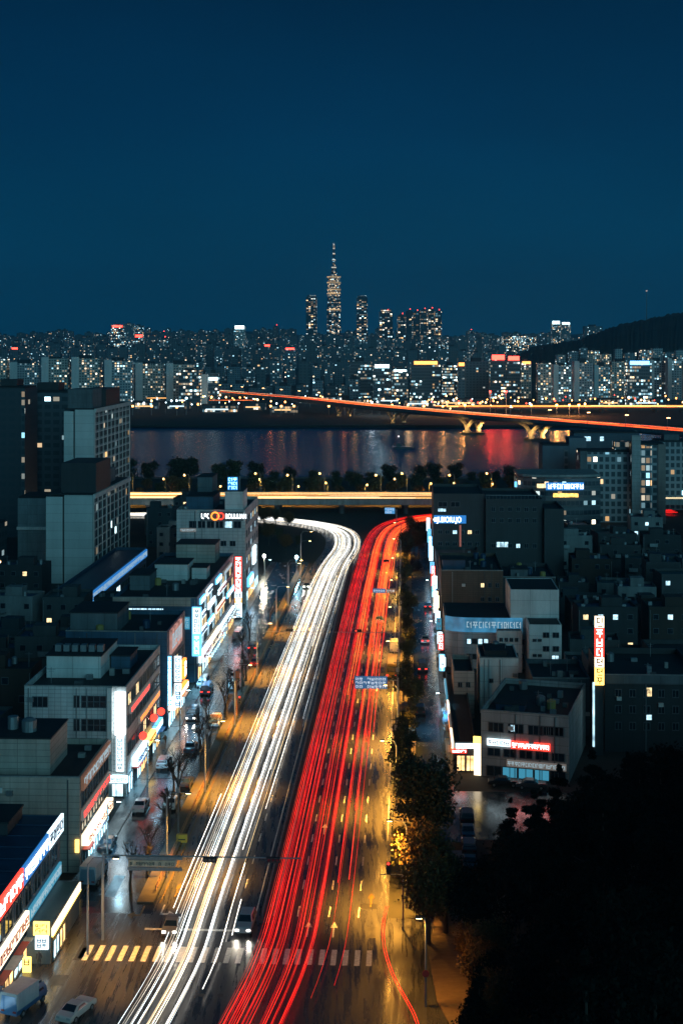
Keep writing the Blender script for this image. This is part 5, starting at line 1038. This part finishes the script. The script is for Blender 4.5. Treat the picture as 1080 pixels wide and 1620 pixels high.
for k in range(26):
    x0 = R.uniform(-300, 100); x1 = x0 + R.uniform(90, 320); y = 552 + R.choice((-1, 1)) * R.choice((3, 6.2, 9.4)) + R.uniform(-.9, .9)
    o = MB().tube([(0, 0, 0), ((x1 - x0) / 2, 0, 0), (x1 - x0, 0, 0)], R.uniform(.03, .06), 4).build('light_trail', R.choice(TG), loc=(x0, y, 5.32 + R.uniform(.6, 1)))
    tag(o, f'golden streak of passing traffic on the {"near" if y < 552 else "far"} side of the overpass deck', 'light trail', 'golden trails on the overpass')
for k, x in enumerate((-150, -118, -86, -62, -33.5, -20, -7, 16, 27, 46, 62, 80, 98, 120, 150)):
    y = 567.5 if k % 2 else 575; street_lamp(Vector((x, y, 0 if k % 2 == 0 else 0)), 13, 2, -1, f'orange lamp standing behind the overpass, {ordn(k+1)} from the left', 'orange lamps behind the overpass', 30000, WARM, rot=0, spot=150, big=1)
# riverside belt of trees
proto('river1', leafy('riverside_tree', 9, 4.2, 1700, .5, LEAF[1], 21, 2.5, 12)); proto('river2', leafy('riverside_tree', 8, 3.6, 1500, .5, LEAF[2], 22, 2, 10)); proto('river3', leafy('riverside_tree', 12, 5, 2000, .55, LEAF[0], 23, 3, 12))
k = 0
for row, (yy, n) in enumerate(((597, 30), (622, 30), (655, 28))):
    for i in range(n):
        x = -135 + i * 9.4 + R.uniform(-3, 3); k = i + 1
        key = R.choice(('river1', 'river2', 'river1')) if row < 2 else R.choice(('river1', 'river3', 'river3')); sc = R.uniform(.6, 1.0) if row < 2 else R.uniform(.8, 1.25)
        if row == 2 and x > -50: sc *= .72
        plant(key, Vector((x, yy + R.uniform(-5, 5), 0)), f'riverside tree, {ordn(k)} from the left in the {("front", "middle", "back")[row]} row of the belt before the water', 'riverside trees', sc)
for k, x in enumerate((-112, -92, -77, -52, -35, -19, -6, 10, 24, 37, 50, 63, 78, 90, 104)):
    street_lamp(Vector((x, 589 if k % 2 else 609, 0)), R.uniform(5, 7.5), .8, (-1, 1)[k % 2], f'orange park lamp among the riverside trees, {ordn(k+1)} from the left', 'park lamps by the river', 16000, WARM, rot=0, spot=165, big=.9)
r = empty('riverside_fence', (0, 583, 0), 0, 'low pale railing along the riverside path behind the overpass', 'fence'); m = MB(); m.box(-200, 200, -.05, .05, 1.0, 1.1); [m.box(x, x + .1, -.05, .05, 0, 1.0) for x in range(-200, 200, 3)]; m.build('rail', STEEL, r)
r = empty('bank_wall', (0, 683, 0), 0, 'dark stone bank at the near edge of the river', 'embankment'); MB().box(-420, 420, 0, 5, -4, .6).build('wall', DCONC, r)
# ------------------------------------------------------------------ river bridge
BP = smooth([Vector((330, 612, 0)), Vector((262, 750, 0)), Vector((210, 857, 0)), Vector((160, 950, 0)), Vector((100, 1060, 0)), Vector((31, 1202, 0)), Vector((-24, 1340, 0)), Vector((-78, 1450, 0)), Vector((-152, 1597, 0)), Vector((-215, 1680, 0))], 8)
r = empty('river_bridge', (0, 0, 0), 0, 'long river bridge with red and amber traffic streaks and gold-lit V-shaped piers', 'bridge')
def deck(off0, off1, z0, z1, name, mat):
    a, b = offset(BP, off0), offset(BP, off1); m = MB(); n = len(a)
    for p, q in zip(a, b): m.v += [(p.x, p.y, z0), (q.x, q.y, z0), (q.x, q.y, z1), (p.x, p.y, z1)]
    for i in range(n - 1):
        for (s_, e_) in ((0, 1), (1, 2), (2, 3), (3, 0)): m.face((4*i+s_, 4*i+e_, 4*i+4+e_, 4*i+4+s_))
    m.face((0, 3, 2, 1)); m.face((4*n-4, 4*n-3, 4*n-2, 4*n-1)); return m.build(name, mat, r)
deck(-13, 13, 11.4, 12.8, 'deck', CONC); deck(-10, 10, 9.8, 11.39, 'girder', paint('girder', (.16, .15, .13), .6)); deck(-13, -12.7, 12.803, 13.7, 'parapet', CONC); deck(12.7, 13, 12.803, 13.7, 'parapet', CONC); deck(-.3, .3, 12.803, 13.5, 'median_barrier', CONC)
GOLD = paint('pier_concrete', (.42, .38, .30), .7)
PIERS = ((843, 697), (750, 687), (672, 672), (597, 662))
for k, (x, y) in enumerate(PIERS):
    b0 = G(x, y, -2); i = min(range(len(BP)), key=lambda j: (BP[j] - Vector((b0.x, b0.y, 0))).length); c = BP[i]; d = (BP[min(i+1, len(BP)-1)] - BP[i-1]).normalized(); nrm = Vector((d.y, -d.x, 0))
    for s_ in (-1, 1):
        m = MB(); base = c + nrm * s_ * 5
        m.tube([base + Vector((0, 0, -2)), base + Vector((0, 0, 3))], [2.0, 1.8], 8)
        for t_ in (-1, 1): m.tube([base + Vector((0, 0, 2.5)), base + d * t_ * 5 + Vector((0, 0, 7)), base + d * t_ * (12 if k < 3 else 8) + Vector((0, 0, 10.2))], [1.7, 1.4, 1.5], 8)
        m.build('pier', GOLD, r)
    m = MB(); m.tube([c + Vector((0, 0, -4)), c + Vector((0, 0, -.9))], 9, 16); m.build('pier_footing', DCONC, r)
    for s_ in (-1, 1): light('SPOT', c + nrm * s_ * 9 - d * 0 + Vector((-1, -9, 0)), 22000 if k < 3 else 9000, (1, .56, .16), .8, r, 120, (rad(128), 0, 0))
for k in range(30):
    a = R.randint(0, 30); b = R.randint(45, len(BP)); off = R.choice((-9.5, -6, -3, 3, 6, 9.5)) + R.uniform(-1, 1)
    mt = R.choice((TR[1], TR[2], TR[2])) if off < 0 else R.choice((TG[1], TG[2], TR[2], TR[1])); pts = offset(BP, off, 13.5, a, b)[::3]; p0 = pts[0].copy()
    if len(pts) > 2: tag(MB().tube([p - p0 for p in pts], R.uniform(.06, .13), 4).build('light_trail', mt, loc=p0), 'amber and red streak of traffic along the river bridge deck', 'light trail', 'traffic streaks on the river bridge')
k = 0
for i in range(4, len(BP) - 6, 3):
    k += 1; c = BP[i]; lr = empty('bridge_lamp', offset(BP, -12.2)[i] + Vector((0, 0, 12.81)), 0, f'lamp post on the river bridge, {ordn(k)} from the right', 'street lamp', 'lamps along the river bridge'); MB().tube([(0, 0, 0), (0, 0, 8)], .16, 5).build('pole', STEEL, lr); MB().box(-.2, 1.8, -.3, .3, 8, 8.4).build('lamp_head', glow('bridge_bulb', (1, .5, .18), 12, False), lr)
# boat
r = empty('river_barge', G(636, 709, -2), .1, 'small dark barge with a cabin afloat mid-river under the city lights', 'boat')
m = MB(); m.prism([(-6, -2), (5, -2), (8, 0), (5, 2), (-6, 2)], -.4, 1.1); m.build('hull', DSTEEL, r); MB().box(-4, -1, -1.2, 1.2, 1.102, 3.4).build('cabin', WALLS[6], r); MB().tube([(-2.5, 0, 3.4), (-2.5, 0, 7.5)], .1, 5).build('mast', STEEL, r); MB().box(-2.8, -2.2, -.3, .3, 7.5, 8).build('mast_lamp', glow('boat_lamp', (.8, .9, 1), 6, False), r)
# ------------------------------------------------------------------ far bank
FA = facade('far_apt', (.32, .34, .35), 3.0, 2.9, .62, 2.0, .24, .42, .46, clump=2.6); FAW = facade('far_apt_warm', (.38, .34, .30), 3.0, 2.9, .62, 2.0, .46, .42, .46, clump=2.6)
FB = facade('far_blue', (.11, .16, .19), 3.6, 3.0, .42, 1.7, .16, .42, .46, clump=2.4); FO = facade('far_office', (.08, .10, .115), 2.6, 3.8, .10, 2.1, .12, .14, .5, rows=.38); FOB = facade('far_office_bright', (.10, .12, .13), 2.4, 3.6, .22, 2.5, .22, .14, .45, rows=.62)
FD = facade('far_dark', (.09, .12, .14), 4.2, 3.4, .24, 1.5, .26, .45, .5, clump=2.4); FDD = facade('far_faint', (.07, .09, .10), 6, 4.5, .24, 1.1, .24, .48, .54, clump=2.4)
FG = paint('far_gable', (.6, .58, .56), .8, .2, .05)
FTOP = paint('far_roof', (.02, .028, .034), .8, .3, .05)
FADJ = {id(FA): 'dotted white', id(FAW): 'warm-windowed', id(FB): 'blue-toned', id(FO): 'office', id(FOB): 'brightly lit office', id(FD): 'dim', id(FDD): 'faint'}
REDL = glow('beacon_red', (1, .05, .03), 9, False); CYL = glow('crown_white', (.62, .92, 1), 6, False); ORL = glow('roof_orange', (1, .28, .06), 5, False)
FAR = []
def far(px0, px1, ytop, Y, mat, dp=None, rowname='', gable=0, crown=None, yb=None, beacon=False, rot=None, name='apartment_tower', label=None, cat='apartment tower', group=None):
    x0, x1 = (px0 - 540) / F * Y, (px1 - 540) / F * Y; h = H - (ytop - HZ) * Y / F; wd = x1 - x0; dp = dp or max(14, wd * .6)
    r = empty(name, ((x0 + x1) / 2, Y, 0), 0, label, cat, group)
    hw = wd / 2; m = MB(); m.box(-hw + gable, hw, 0, dp, 0, h, 0, 1); m.build('wall', [mat, FTOP], r)
    if gable: MB().box(-hw, -hw + gable - .01, -.5, dp, 0, h + 1.5).build('gable', FG, r)
    q = MB(); q.box(-hw * .5, hw * .3, 2, dp * .6, h + .003, h + R.uniform(2, 5)); q.build('machine_room', FTOP, r)
    if crown: MB().box(-hw * .8, hw * .8, -.8, -.005, h - crown[1], h - crown[1] + crown[2]).build('rooftop_sign', crown[0], r)
    if beacon: MB().box(hw * .3 - 1.2, hw * .3 + 1.2, 1, 3, h + 5, h + 8).build('beacon', REDL, r)
    FAR.append((r, mat, rowname)); return r
def farrow(rowname, px0, px1, tops, Y, mats, wr, gap=(0, 2), gab=0.0, bc=0.0, cr=0.0, cat='apartment tower', name='apartment_tower'):
    x = px0; k = 0
    while x < px1:
        wd = R.uniform(*wr); t = (x - px0) / max(1, px1 - px0); mid = tops[0] + (tops[1] - tops[0]) * t if len(tops) == 2 else tops[0]
        yt = mid + R.uniform(-5, 6); mt = R.choice(mats); k += 1; YY = Y * R.uniform(.95, 1.06)
        crn = (R.choice((CYL, ORL, REDL)), 4 * YY / 2500, 3 * YY / 2500) if R.random() < cr else None
        look = FADJ.get(id(mt), 'plain'); size = 'slim' if wd < (wr[0] + wr[1]) / 2 else 'broad'
        far(x, x + wd, yt, YY, mt, rowname=rowname, gable=(wd * .26 * YY / F if R.random() < gab else 0), crown=crn, beacon=R.random() < bc, cat=cat, name=name, label=f'{size} {look} {"office block" if cat == "office block" else "apartment tower"}, {ordn(k)} along the {rowname}', group=f'buildings of the {rowname}')
        x += wd + R.uniform(*gap)
# background rows, farthest first
farrow('farthest row of the left skyline', -30, 470, (527, 521), 5200, [FDD, FDD, FD], (7, 15), (-2, 2), bc=.06)
farrow('farthest row of the right skyline', 545, 1100, (524, 534), 5200, [FDD, FDD, FD], (7, 15), (-1, 3), bc=.05)
farrow('second skyline row', -30, 840, (536, 532), 3900, [FDD, FD, FB], (8, 16), (0, 4), bc=.05)
farrow('middle row behind the left slabs', -30, 560, (548, 546), 2900, [FB, FD, FD, FDD], (9, 18), (1, 6), cr=.05)
farrow('middle row behind the offices', 560, 860, (556, 550), 2800, [FB, FD, FD], (10, 20), (1, 5), cr=.08)
farrow('dim row behind the riverside', 270, 560, (578, 574), 2200, [FD, FB, FDD], (10, 22), (1, 8), cr=.05)
farrow('row under the dark hill', 880, 1100, (556, 552), 2150, [FA, FB, FAW], (10, 18), (1, 6))
farrow('riverside slab row on the left', -30, 272, (569, 574), 1600, [FA, FAW, FA], (38, 48), (5, 9), gab=.9)
farrow('riverside row on the right', 850, 1100, (577, 572), 1640, [FAW, FAW, FA, FA], (20, 30), (1, 4), gab=.4)
farrow('low riverside blocks', 345, 556, (610, 604), 1720, [FD, FO, FB], (14, 30), (2, 9), cat='office block', name='office_block')
# landmarks
r = empty('supertall_tower', ((528 - 540) / F * 6900, 6900, 0), 0, 'needle-topped supertall tower with amber floors rising far above the skyline', 'skyscraper')
LT = facade('landmark_glass', (.02, .04, .055), 9, 6.0, .22, 2.0, .45, .15, .4, rows=.16); LTG = facade('landmark_gold', (.05, .05, .05), 7, 8, .8, 2.2, .62, .14, .45, rows=.6)
def taper(m, w0, w1, z0, z1, n=8):
    b = len(m.v)
    for (ww, z) in ((w0, z0), (w1, z1)):
        for k in range(n): a = PI / n + 2 * PI * k / n; m.v.append((ww * math.cos(a), ww * math.sin(a), z))
    for k in range(n):
        k2 = (k+1) % n; L = 2 * PI * w0 / n; m.face((b+k, b+k2, b+n+k2, b+n+k), [(k*L, z0), ((k+1)*L, z0), ((k+1)*L, z1), (k*L, z1)])
    m.face(tuple(b+n+k for k in range(n)))
ZL = lambda y: H - (y - HZ) * 6900 / F
m = MB(); taper(m, 40, 36, 0, ZL(485)); taper(m, 36, 33, ZL(485) + .01, ZL(468)); m.build('lower_shaft', LT, r)
m = MB(); taper(m, 34, 31, ZL(468) + .02, ZL(438)); m.build('golden_shaft', LTG, r); m = MB(); taper(m, 17, 12, ZL(438) + .01, ZL(424)); taper(m, 8, 3.5, ZL(424) + .02, ZL(384)); m.build('spire', LT, r)
for y, ww in ((424, 15), (412, 10), (402, 8), (394, 5), (388, 4)): MB().box(-ww * .8, ww * .8, -ww * 1.05, ww * 1.05, ZL(y), ZL(y) + 5).build('spire_light', glow('spire_lamp', (.8, .75, .6), 1.3, False), r)
for y in (439, 448, 459, 465, 491): m = MB(); taper(m, 37, 37, ZL(y), ZL(y) + 5); m.build('lit_ring', glow('lit_ring', (1, .62, .28), 1.0, False, .02), r)
FT = facade('far_tall', (.012, .022, .03), 9, 6.0, .36, 1.9, .42, .3, .4)
for (a, b, y, Y, lb, bc) in ((484, 501, 470, 5200, 'slim dark tower left of the needle-topped tower', 0), (564, 581, 471, 5200, 'slim dark tower right of the needle-topped tower', 0), (600, 621, 493, 4800, 'shorter dark tower with a lit crown, second right of the needle-topped tower', 1)):
    rr = far(a, b, y, Y, FT, 40, label=lb, name='skyscraper', cat='skyscraper', beacon=bc); hh = H - (y - HZ) * Y / F; w_ = (b - a) / F * Y / 2
    MB().box(-w_ * .8, w_ * .8, 3, 30, hh + .01, hh + 8).build('crown', LT, rr)
for k, (a, b, y) in enumerate(((629, 641, 499), (642, 652, 492), (653, 664, 494), (665, 676, 491), (677, 687, 490), (688, 698, 493))):
    far(a, b, y, 4500, FT, 40, beacon=True, label=f'red-beaconed tower, {ordn(k+1)} from the left in the tight cluster right of centre', name='skyscraper', cat='skyscraper', group='clustered towers with red beacons')
for a, b, y, Y, mt, cr, lb in ((176, 196, 514, 3600, FO, (REDL, 6, 5), 'lit tower with a red roof sign on the left skyline'), (197, 212, 512, 3600, FB, None, 'tower between two red-lit ones on the left skyline'), (213, 227, 515, 3600, FO, (REDL, 30, 6), 'tower with a red band, right of the pair on the left skyline'),
        (370, 388, 516, 3000, FA, (CYL, 6, 7), 'white-crowned tower standing above the left skyline'), (872, 886, 510, 4200, FO, (CYL, 5, 9), 'tower with bright white roof lights on the right skyline'), (887, 902, 511, 4200, FB, (CYL, 4, 6), 'second white-topped tower on the right skyline'), (924, 952, 516, 4200, FD, None, 'flat-topped tower beside the dark hill'),
        (796, 848, 532, 3300, FOB, None, 'wide bright-banded building on the right skyline')):
    far(a, b, y, Y, mt, label=lb, crown=cr, cat='office block', name='office_block')
for a, b, y, Y, mt, cr, lb in ((283, 317, 586, 1500, FOB, None, 'glowing office block at the right end of the left riverside slabs'), (318, 328, 592, 1520, FG, None, 'small pale block beside the glowing office'), (329, 346, 590, 1530, FO, (CYL, 8, 3), 'small office with a white top left of the bridge end'),
        (553, 588, 572, 1700, FO, None, 'grey office block with bright rows, left of the white-crowned office'), (590, 618, 578, 1640, FO, (CYL, 3, 4), 'office block with a brilliant white crown near the river'), (620, 645, 585, 1620, FOB, (CYL, 2, 2), 'lower banded office right of the white-crowned one'), (650, 696, 574, 1700, FO, (ORL, 2, 4), 'blue-lit wide office with an orange roof mark'), (700, 724, 578, 1800, FOB, None, 'cyan glass office by the river'),
        (724, 735, 575, 1650, FD, (ORL, 3, 4), 'narrow dark tower with an orange top light'), (736, 774, 572, 1750, FD, None, 'pair of dark glass towers left of the red-crowned ones'), (775, 800, 568, 1680, FO, (REDL, 1, 6), 'office tower crowned by a long red sign'), (801, 823, 570, 1680, FO, (REDL, 0, 5), 'second office tower crowned in red'), (824, 840, 573, 1700, FAW, (ORL, 2, 3), 'brownish tower with a warm roof sign'),
        (992, 1030, 574, 1500, FOB, (glow('crown_blue', (.15, .5, 1), 6, False), 2, 4), 'bright office block with a blue-white roof sign on the right bank')):
    far(a, b, y, Y, mt, label=lb, crown=cr, cat='office block', name='office_block')
# dark hill with a mast, and low hills behind everything
def hillmesh(name, prof, Y, depth, mat, noise, seed):
    q = random.Random(seed); m = MB(); cols = []
    for i, (px, py) in enumerate(prof):
        x = (px - 540) / F * Y; h = H - (py - HZ) * Y / F; col = []
        for j in range(9): t = j / 8; z = h * math.sin(t * PI) ** .7 if 0 < j < 8 else -.5; col.append(len(m.v)); m.v.append((x * (1 + (t - .5) * depth / Y), Y + (t - .5) * depth, max(-.5, z + q.uniform(-1, 1) * noise * (0 < j < 8))))
        cols.append(col)
    for i in range(len(cols) - 1):
        for j in range(8): m.face((cols[i][j], cols[i+1][j], cols[i+1][j+1], cols[i][j+1]))
    return tag(m.build(name, mat), kind='structure')
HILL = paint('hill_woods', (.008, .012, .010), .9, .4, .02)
pr = [(790, 569), (815, 562), (840, 550), (865, 545), (890, 541), (915, 537), (940, 528), (960, 520), (985, 512), (1010, 508), (1035, 501), (1060, 497), (1085, 494), (1120, 492), (1200, 500), (1300, 520)]
ip = []
for a, b in zip(pr, pr[1:]): ip += [(a[0] + (b[0]-a[0]) * t / 8, a[1] + (b[1]-a[1]) * t / 8) for t in range(8)]
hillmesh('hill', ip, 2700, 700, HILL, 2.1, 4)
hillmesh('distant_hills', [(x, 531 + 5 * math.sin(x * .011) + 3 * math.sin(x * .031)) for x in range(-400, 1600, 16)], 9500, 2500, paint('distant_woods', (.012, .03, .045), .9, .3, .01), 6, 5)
r = empty('hill_mast', ((1022 - 540) / F * 2700, 2700, 110), 0, 'thin radio mast on the dark hill at the right', 'mast'); h = H - (461 - HZ) * 2700 / F - 110
m = MB(); m.tube([(0, 0, -12), (0, 0, h)], [1.1, .5], 4); m.build('mast', DSTEEL, r); MB().box(-1.4, 1.4, -1, 1, h, h + 2).build('beacon', glow('beacon_dim', (.7, .5, .4), .8, False), r)
# far-bank ground lights, roads and park
rect('far_park', -900, 900, 1134, 1300, .3, paint('far_park', (.01, .016, .012), .9, .3, .02), .25)
SPK = [glow('spark_orange', (1, .36, .08), 11, False), glow('spark_white', (.7, .9, 1), 8, False), glow('spark_red', (1, .08, .04), 5, False), glow('spark_gold', (1, .52, .16), 11, False)]
def spark(x, Y, z, s_, mt, k, where):
    r = empty('far_lamp', (x, Y, 0), 0, f'tiny {("orange", "white", "red", "golden")[mt]} lamp, {ordn(k)} {where}', 'street lamp', 'lamps on the far bank')
    m = MB(); m.tube([(0, 0, 0), (0, 0, z)], .12, 4); m.build('pole', STEEL, r); m = MB(); m.tube([(0, 0, z), (0, 0, z + s_ * .5), (0, 0, z + s_)], [s_ * .3, s_ * .5, s_ * .2], 6); m.build('lamp_head', SPK[mt], r)
k = 0
for (a, b, n, ys, ms, where) in ((205, 560, 34, (1320, 1500), (0, 1, 3, 1), 'counted along the left part of the far bank'), (560, 820, 30, (1300, 1480), (0, 1, 3, 3, 2), 'counted along the middle of the far bank'), (680, 1090, 48, (1380, 1520), (0, 3, 3, 0, 1, 2), 'counted along the right part of the far bank'), (318, 420, 22, (1450, 1640), (0, 0, 3), 'counted round the left end of the bridge')):
    for i in range(n):
        px = a + (b - a) * (i + R.random()) / n; Y = R.uniform(*ys); spark((px - 540) / F * Y, Y, R.uniform(4, 11), R.uniform(1.0, 2.1), R.choice(ms), i + 1, where)
for k, (a, b, y, Y, mt) in enumerate(((265, 300, 641, 1420, SPK[1]), (385, 420, 644, 1400, SPK[1]), (470, 540, 627, 1560, LITW[0]), (560, 590, 630, 1500, SPK[3]), (598, 640, 623, 1560, LITW[1]), (690, 770, 636, 1500, LITW[0]), (1000, 1050, 634, 1500, SPK[1]), (950, 985, 637, 1500, SPK[3]), (640, 690, 634, 1480, LITW[1]), (210, 250, 642, 1420, LITW[0]), (320, 375, 649, 1350, LITW[0]), (430, 470, 652, 1340, LITW[1]))):
    Yc = Y; x0, x1 = (a - 540) / F * Yc, (b - 540) / F * Yc; h = 7; rr = empty('pavilion', ((x0 + x1) / 2, Yc, 0), 0, f'low lit pavilion on the far bank, {ordn(k+1)} of the bright low roofs by the water', 'pavilion', 'low lit pavilions on the far bank'); w_ = (x1 - x0) / 2
    MB().box(-w_, w_, 0, 14, 0, h).build('wall', facade('pavilion', (.06, .07, .08), 2.5, 3.4, .4, 1.3, .4, .15, .35), rr); MB().box(-w_ - 1, w_ + 1, -1, 15, h + .01, h + .7).build('roof', FTOP, rr); MB().box(-w_ * .8, w_ * .5, -.3, -.01, 2.4, 3.6).build('light_strip', glow('pav_strip', (.7, .9, 1), 1.6, False) if k % 2 == 0 else glow('pav_strip_warm', (1, .6, .25), 1.6, False), rr)
for k in range(16):
    a, b, Y = R.choice(((680, 1100, 1345), (680, 1100, 1360), (190, 335, 1560), (320, 430, 1500))); x0 = (a + R.uniform(0, 60) - 540) / F * Y; x1 = (b - R.uniform(0, 60) - 540) / F * Y
    tag(MB().tube([(0, 0, 0), ((x1 - x0), R.uniform(-8, 8), 0)], .22, 4).build('light_trail', R.choice(TG + [TR[2]]), loc=(x0, Y + R.uniform(-5, 5), 6)), f'thin amber streak, {ordn(k + 1)} of sixteen along the far riverside road', 'light trail', 'traffic streaks on the far bank')
rr = empty('riverside_viaduct', (0, 1352, 0), 0, 'low dark viaduct carrying the far riverside road on the right', 'viaduct'); MB().box(90, 360, -12, 12, 3.6, 5).build('deck', DCONC, rr); m = MB(); [m.box(x, x + 2, -6, 6, 0, 3.59) for x in range(95, 355, 26)]; m.build('pier', DCONC, rr)
# big soft sources that lie along the far bank (the clusters of lamps and signs seen over the water)
SHX = sorted([775, 800, 735, 700, 900, 880, 915, 600, 588, 620, 645, 560, 545, 520, 428, 445, 465, 295, 240, 210, 280, 670, 840])
for (px, Y, z, pw, col, rr_) in ((775, 1300, 22, 420000, (1, .05, .03), 6), (800, 1300, 22, 330000, (1, .06, .03), 6), (735, 1290, 10, 500000, (1, .42, .1), 3), (700, 1290, 9, 400000, (1, .5, .15), 3), (900, 1290, 10, 600000, (1, .35, .08), 4), (880, 1290, 10, 500000, (1, .4, .1), 3), (915, 1290, 10, 400000, (1, .3, .08), 3),
        (600, 1300, 24, 420000, (.55, .85, 1), 5), (588, 1300, 12, 300000, (.6, .85, 1), 3), (620, 1290, 10, 350000, (1, .6, .25), 3), (645, 1290, 10, 400000, (1, .65, .3), 3), (560, 1290, 9, 260000, (1, .7, .4), 2), (545, 1290, 9, 240000, (1, .3, .1), 2), (520, 1290, 9, 200000, (1, .6, .3), 2), (428, 1290, 9, 140000, (1, .25, .1), 2), (445, 1290, 9, 140000, (1, .55, .2), 2), (465, 1290, 9, 120000, (1, .6, .25), 2), (295, 1300, 16, 90000, (.5, .8, 1), 3), (240, 1290, 9, 70000, (1, .6, .3), 2), (210, 1290, 9, 80000, (1, .5, .2), 2), (280, 1290, 8, 60000, (1, .8, .6), 2), (670, 1290, 9, 300000, (1, .5, .2), 2), (840, 1290, 10, 350000, (1, .5, .18), 3)):
    x = (px - 540) / F * Y; q = empty('shore_floodlight', (x, Y, 0), 0, f'{"red" if col[1] < .1 else ("white" if col[2] > .9 else "amber")} floodlight, {ordn(SHX.index(px) + 1)} from the left of those along the far shore', 'floodlight', 'floodlights on the far shore')
    MB().tube([(0, 0, 0), (0, 0, z - 1)], .25, 5).build('pole', STEEL, q); light('POINT', (0, -1, z), pw * ((.042 if px > 720 else .02) if px > 560 else .005) * (1 if col[1] < .5 else .5), col, rr_ * .6, q); MB().box(-.9, .9, .2, .8, z - 1, z + .6).build('lamp_head', glow('flood_' + ('r' if col[1] < .1 else 'w' if col[2] > .9 else 'a'), col, 10, False), q)

# ------------------------------------------------------------------ air
m = bpy.data.materials.new('air'); m.use_nodes = True; t = m.node_tree
for n_ in list(t.nodes):
    if n_.type == 'BSDF_PRINCIPLED': t.nodes.remove(n_)
pv = t.nodes.new('ShaderNodeVolumePrincipled'); pv.inputs['Color'].default_value = (.25, .75, 1, 1); pv.inputs['Density'].default_value = 1.0e-4; pv.inputs['Anisotropy'].default_value = .3
t.links.new(pv.outputs[0], t.nodes['Material Output'].inputs['Volume'])
tag(MB().box(-9000, 9000, -400, 13000, -8, 700).build('haze', m), kind='stuff')
